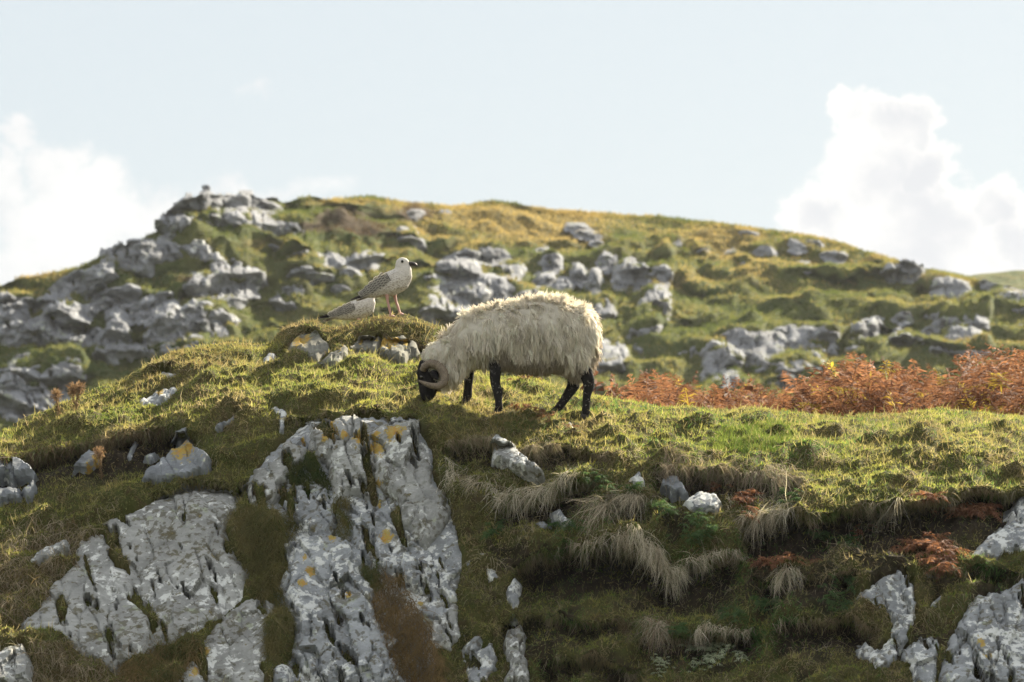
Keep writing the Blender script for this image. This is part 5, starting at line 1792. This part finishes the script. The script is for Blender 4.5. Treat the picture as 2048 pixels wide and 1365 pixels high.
    make_mesh('tail', Vs, tris=Ts, mat=M_FEATHER, parent=ob, cattrs={'col': Cs})
    bp = resample(np.array([[*g(x, y), q * k] for x, y, q in beak]), 12)
    Vb, Tb, Qb = tube(bp[:, :3], bp[:, 3], 8)
    make_mesh('beak', Vb, Tb, Qb, mat=M_BEAK, parent=ob)
    for sgn in (-1, 1):
        bm = bmesh.new()
        bmesh.ops.create_icosphere(bm, subdivisions=2, radius=15 * k)
        Ve = np.array([v.co[:] for v in bm.verts]) * (1, .6, 1) + g(eye[0], eye[1], sgn * eye[2] * k)
        Fe = np.array([[v.index for v in f.verts] for f in bm.faces])
        bm.free()
        make_mesh('eye', Ve, Fe, mat=M_EYE, parent=ob)
    for q, L_ in enumerate(legs):
        dy = (-.028, .028)[q]
        pts = np.array([[*g(x, y, dy), w * k] for (x, y), w in zip(L_, (20, 15, 11, 14, 11, 12))])
        pts = resample(pts, 20)
        Vl, Tl, Ql = tube(pts[:, :3], pts[:, 3], 8)
        make_mesh('leg', Vl, Tl, Ql, mat=M_LEG, parent=ob)
        f0 = pts[-1, :3]
        toes = [f0 + np.array((-.020, -.045, -.014)), f0 + np.array((.012, -.052, -.014)), f0 + np.array((.042, -.038, -.012))]
        bk = f0 + np.array((-.006, .012, -.004))
        Vf = [bk] + toes + [f0 + np.array((0, 0, .012))] + [(toes[0] + toes[1]) / 2 + np.array((0, .008, 0)), (toes[1] + toes[2]) / 2 + np.array((0, .008, 0))] + [f0 + np.array((0, -.01, -.016))]
        Tq = [(4, 1, 5), (4, 5, 2), (4, 2, 6), (4, 6, 3), (0, 1, 4), (0, 4, 3), (7, 5, 1), (7, 2, 5), (7, 6, 2), (7, 3, 6), (0, 7, 1), (0, 3, 7)]
        make_mesh('foot', Vf, tris=Tq, mat=M_LEG, parent=ob, flat=True)
    return ob


mt = bank_at(790, 634)[0]
gull('pale brown speckled young gull standing upright on the mossy mound', float(mt[1]) + .02,
     [(1010, 545, 20), (1070, 525, 42), (1130, 495, 68), (1200, 455, 98), (1270, 430, 120), (1340, 400, 118), (1385, 355, 98), (1395, 310, 84)],
     [(1390, 300, 82), (1388, 260, 74), (1386, 235, 66), (1400, 232, 60), (1428, 240, 36)],
     ((1265, 370), (1010, 520), 82, 24, 118), ((1030, 535), (880, 588), (1090, 545), (940, 592)),
     [(1430, 232, 26), (1465, 234, 21), (1500, 236, 20), (1520, 242, 17), (1532, 254, 5)], (1390, 215, 56),
     [[(1235, 520), (1243, 580), (1250, 620), (1262, 672), (1270, 710), (1277, 738)], [(1310, 520), (1318, 570), (1328, 610), (1342, 645), (1354, 685), (1364, 714)]], seed=1)
gull('second speckled young gull with hidden head crouching behind the standing one', float(mt[1]) + .62,
     [(690, 750, 20), (750, 735, 42), (820, 712, 68), (890, 695, 88), (960, 680, 98), (1020, 655, 98), (1045, 620, 80)],
     [(1045, 620, 78), (1060, 570, 60), (1075, 530, 56), (1085, 520, 50), (1110, 525, 32)],
     ((930, 660), (700, 725), 62, 22, 92), ((720, 735), (555, 765), (760, 755), (620, 792)),
     [(1105, 522, 22), (1135, 525, 18), (1160, 530, 16), (1175, 538, 5)], (1080, 510, 50),
     [[(960, 770), (965, 810), (968, 830), (970, 860), (972, 890), (974, 910)], [(1000, 770), (985, 810), (988, 830), (990, 860), (992, 890), (994, 910)]], tone=1.25, seed=2)

# ------------------------------------------------------------------ haze: one thin closed body of air round the whole scene
bm = bmesh.new()
bmesh.ops.create_cube(bm, size=1.0)
me = bpy.data.meshes.new('haze')
bm.to_mesh(me)
bm.free()
hz = bpy.data.objects.new('haze', me)
hz.location = (0, 2350, 14.0)
hz.scale = (6400, 5400, 31.0)
col.objects.link(hz)
kind(hz, 'stuff')
mh = bpy.data.materials.new('haze')
mh.use_nodes = True
mh.node_tree.nodes.clear()
pv = mh.node_tree.nodes.new('ShaderNodeVolumePrincipled')
pv.inputs['Color'].default_value = (.92, .95, 1, 1)
pv.inputs['Density'].default_value = .00012
pv.inputs['Anisotropy'].default_value = .35
om = mh.node_tree.nodes.new('ShaderNodeOutputMaterial')
mh.node_tree.links.new(pv.outputs[0], om.inputs['Volume'])
me.materials.append(mh)
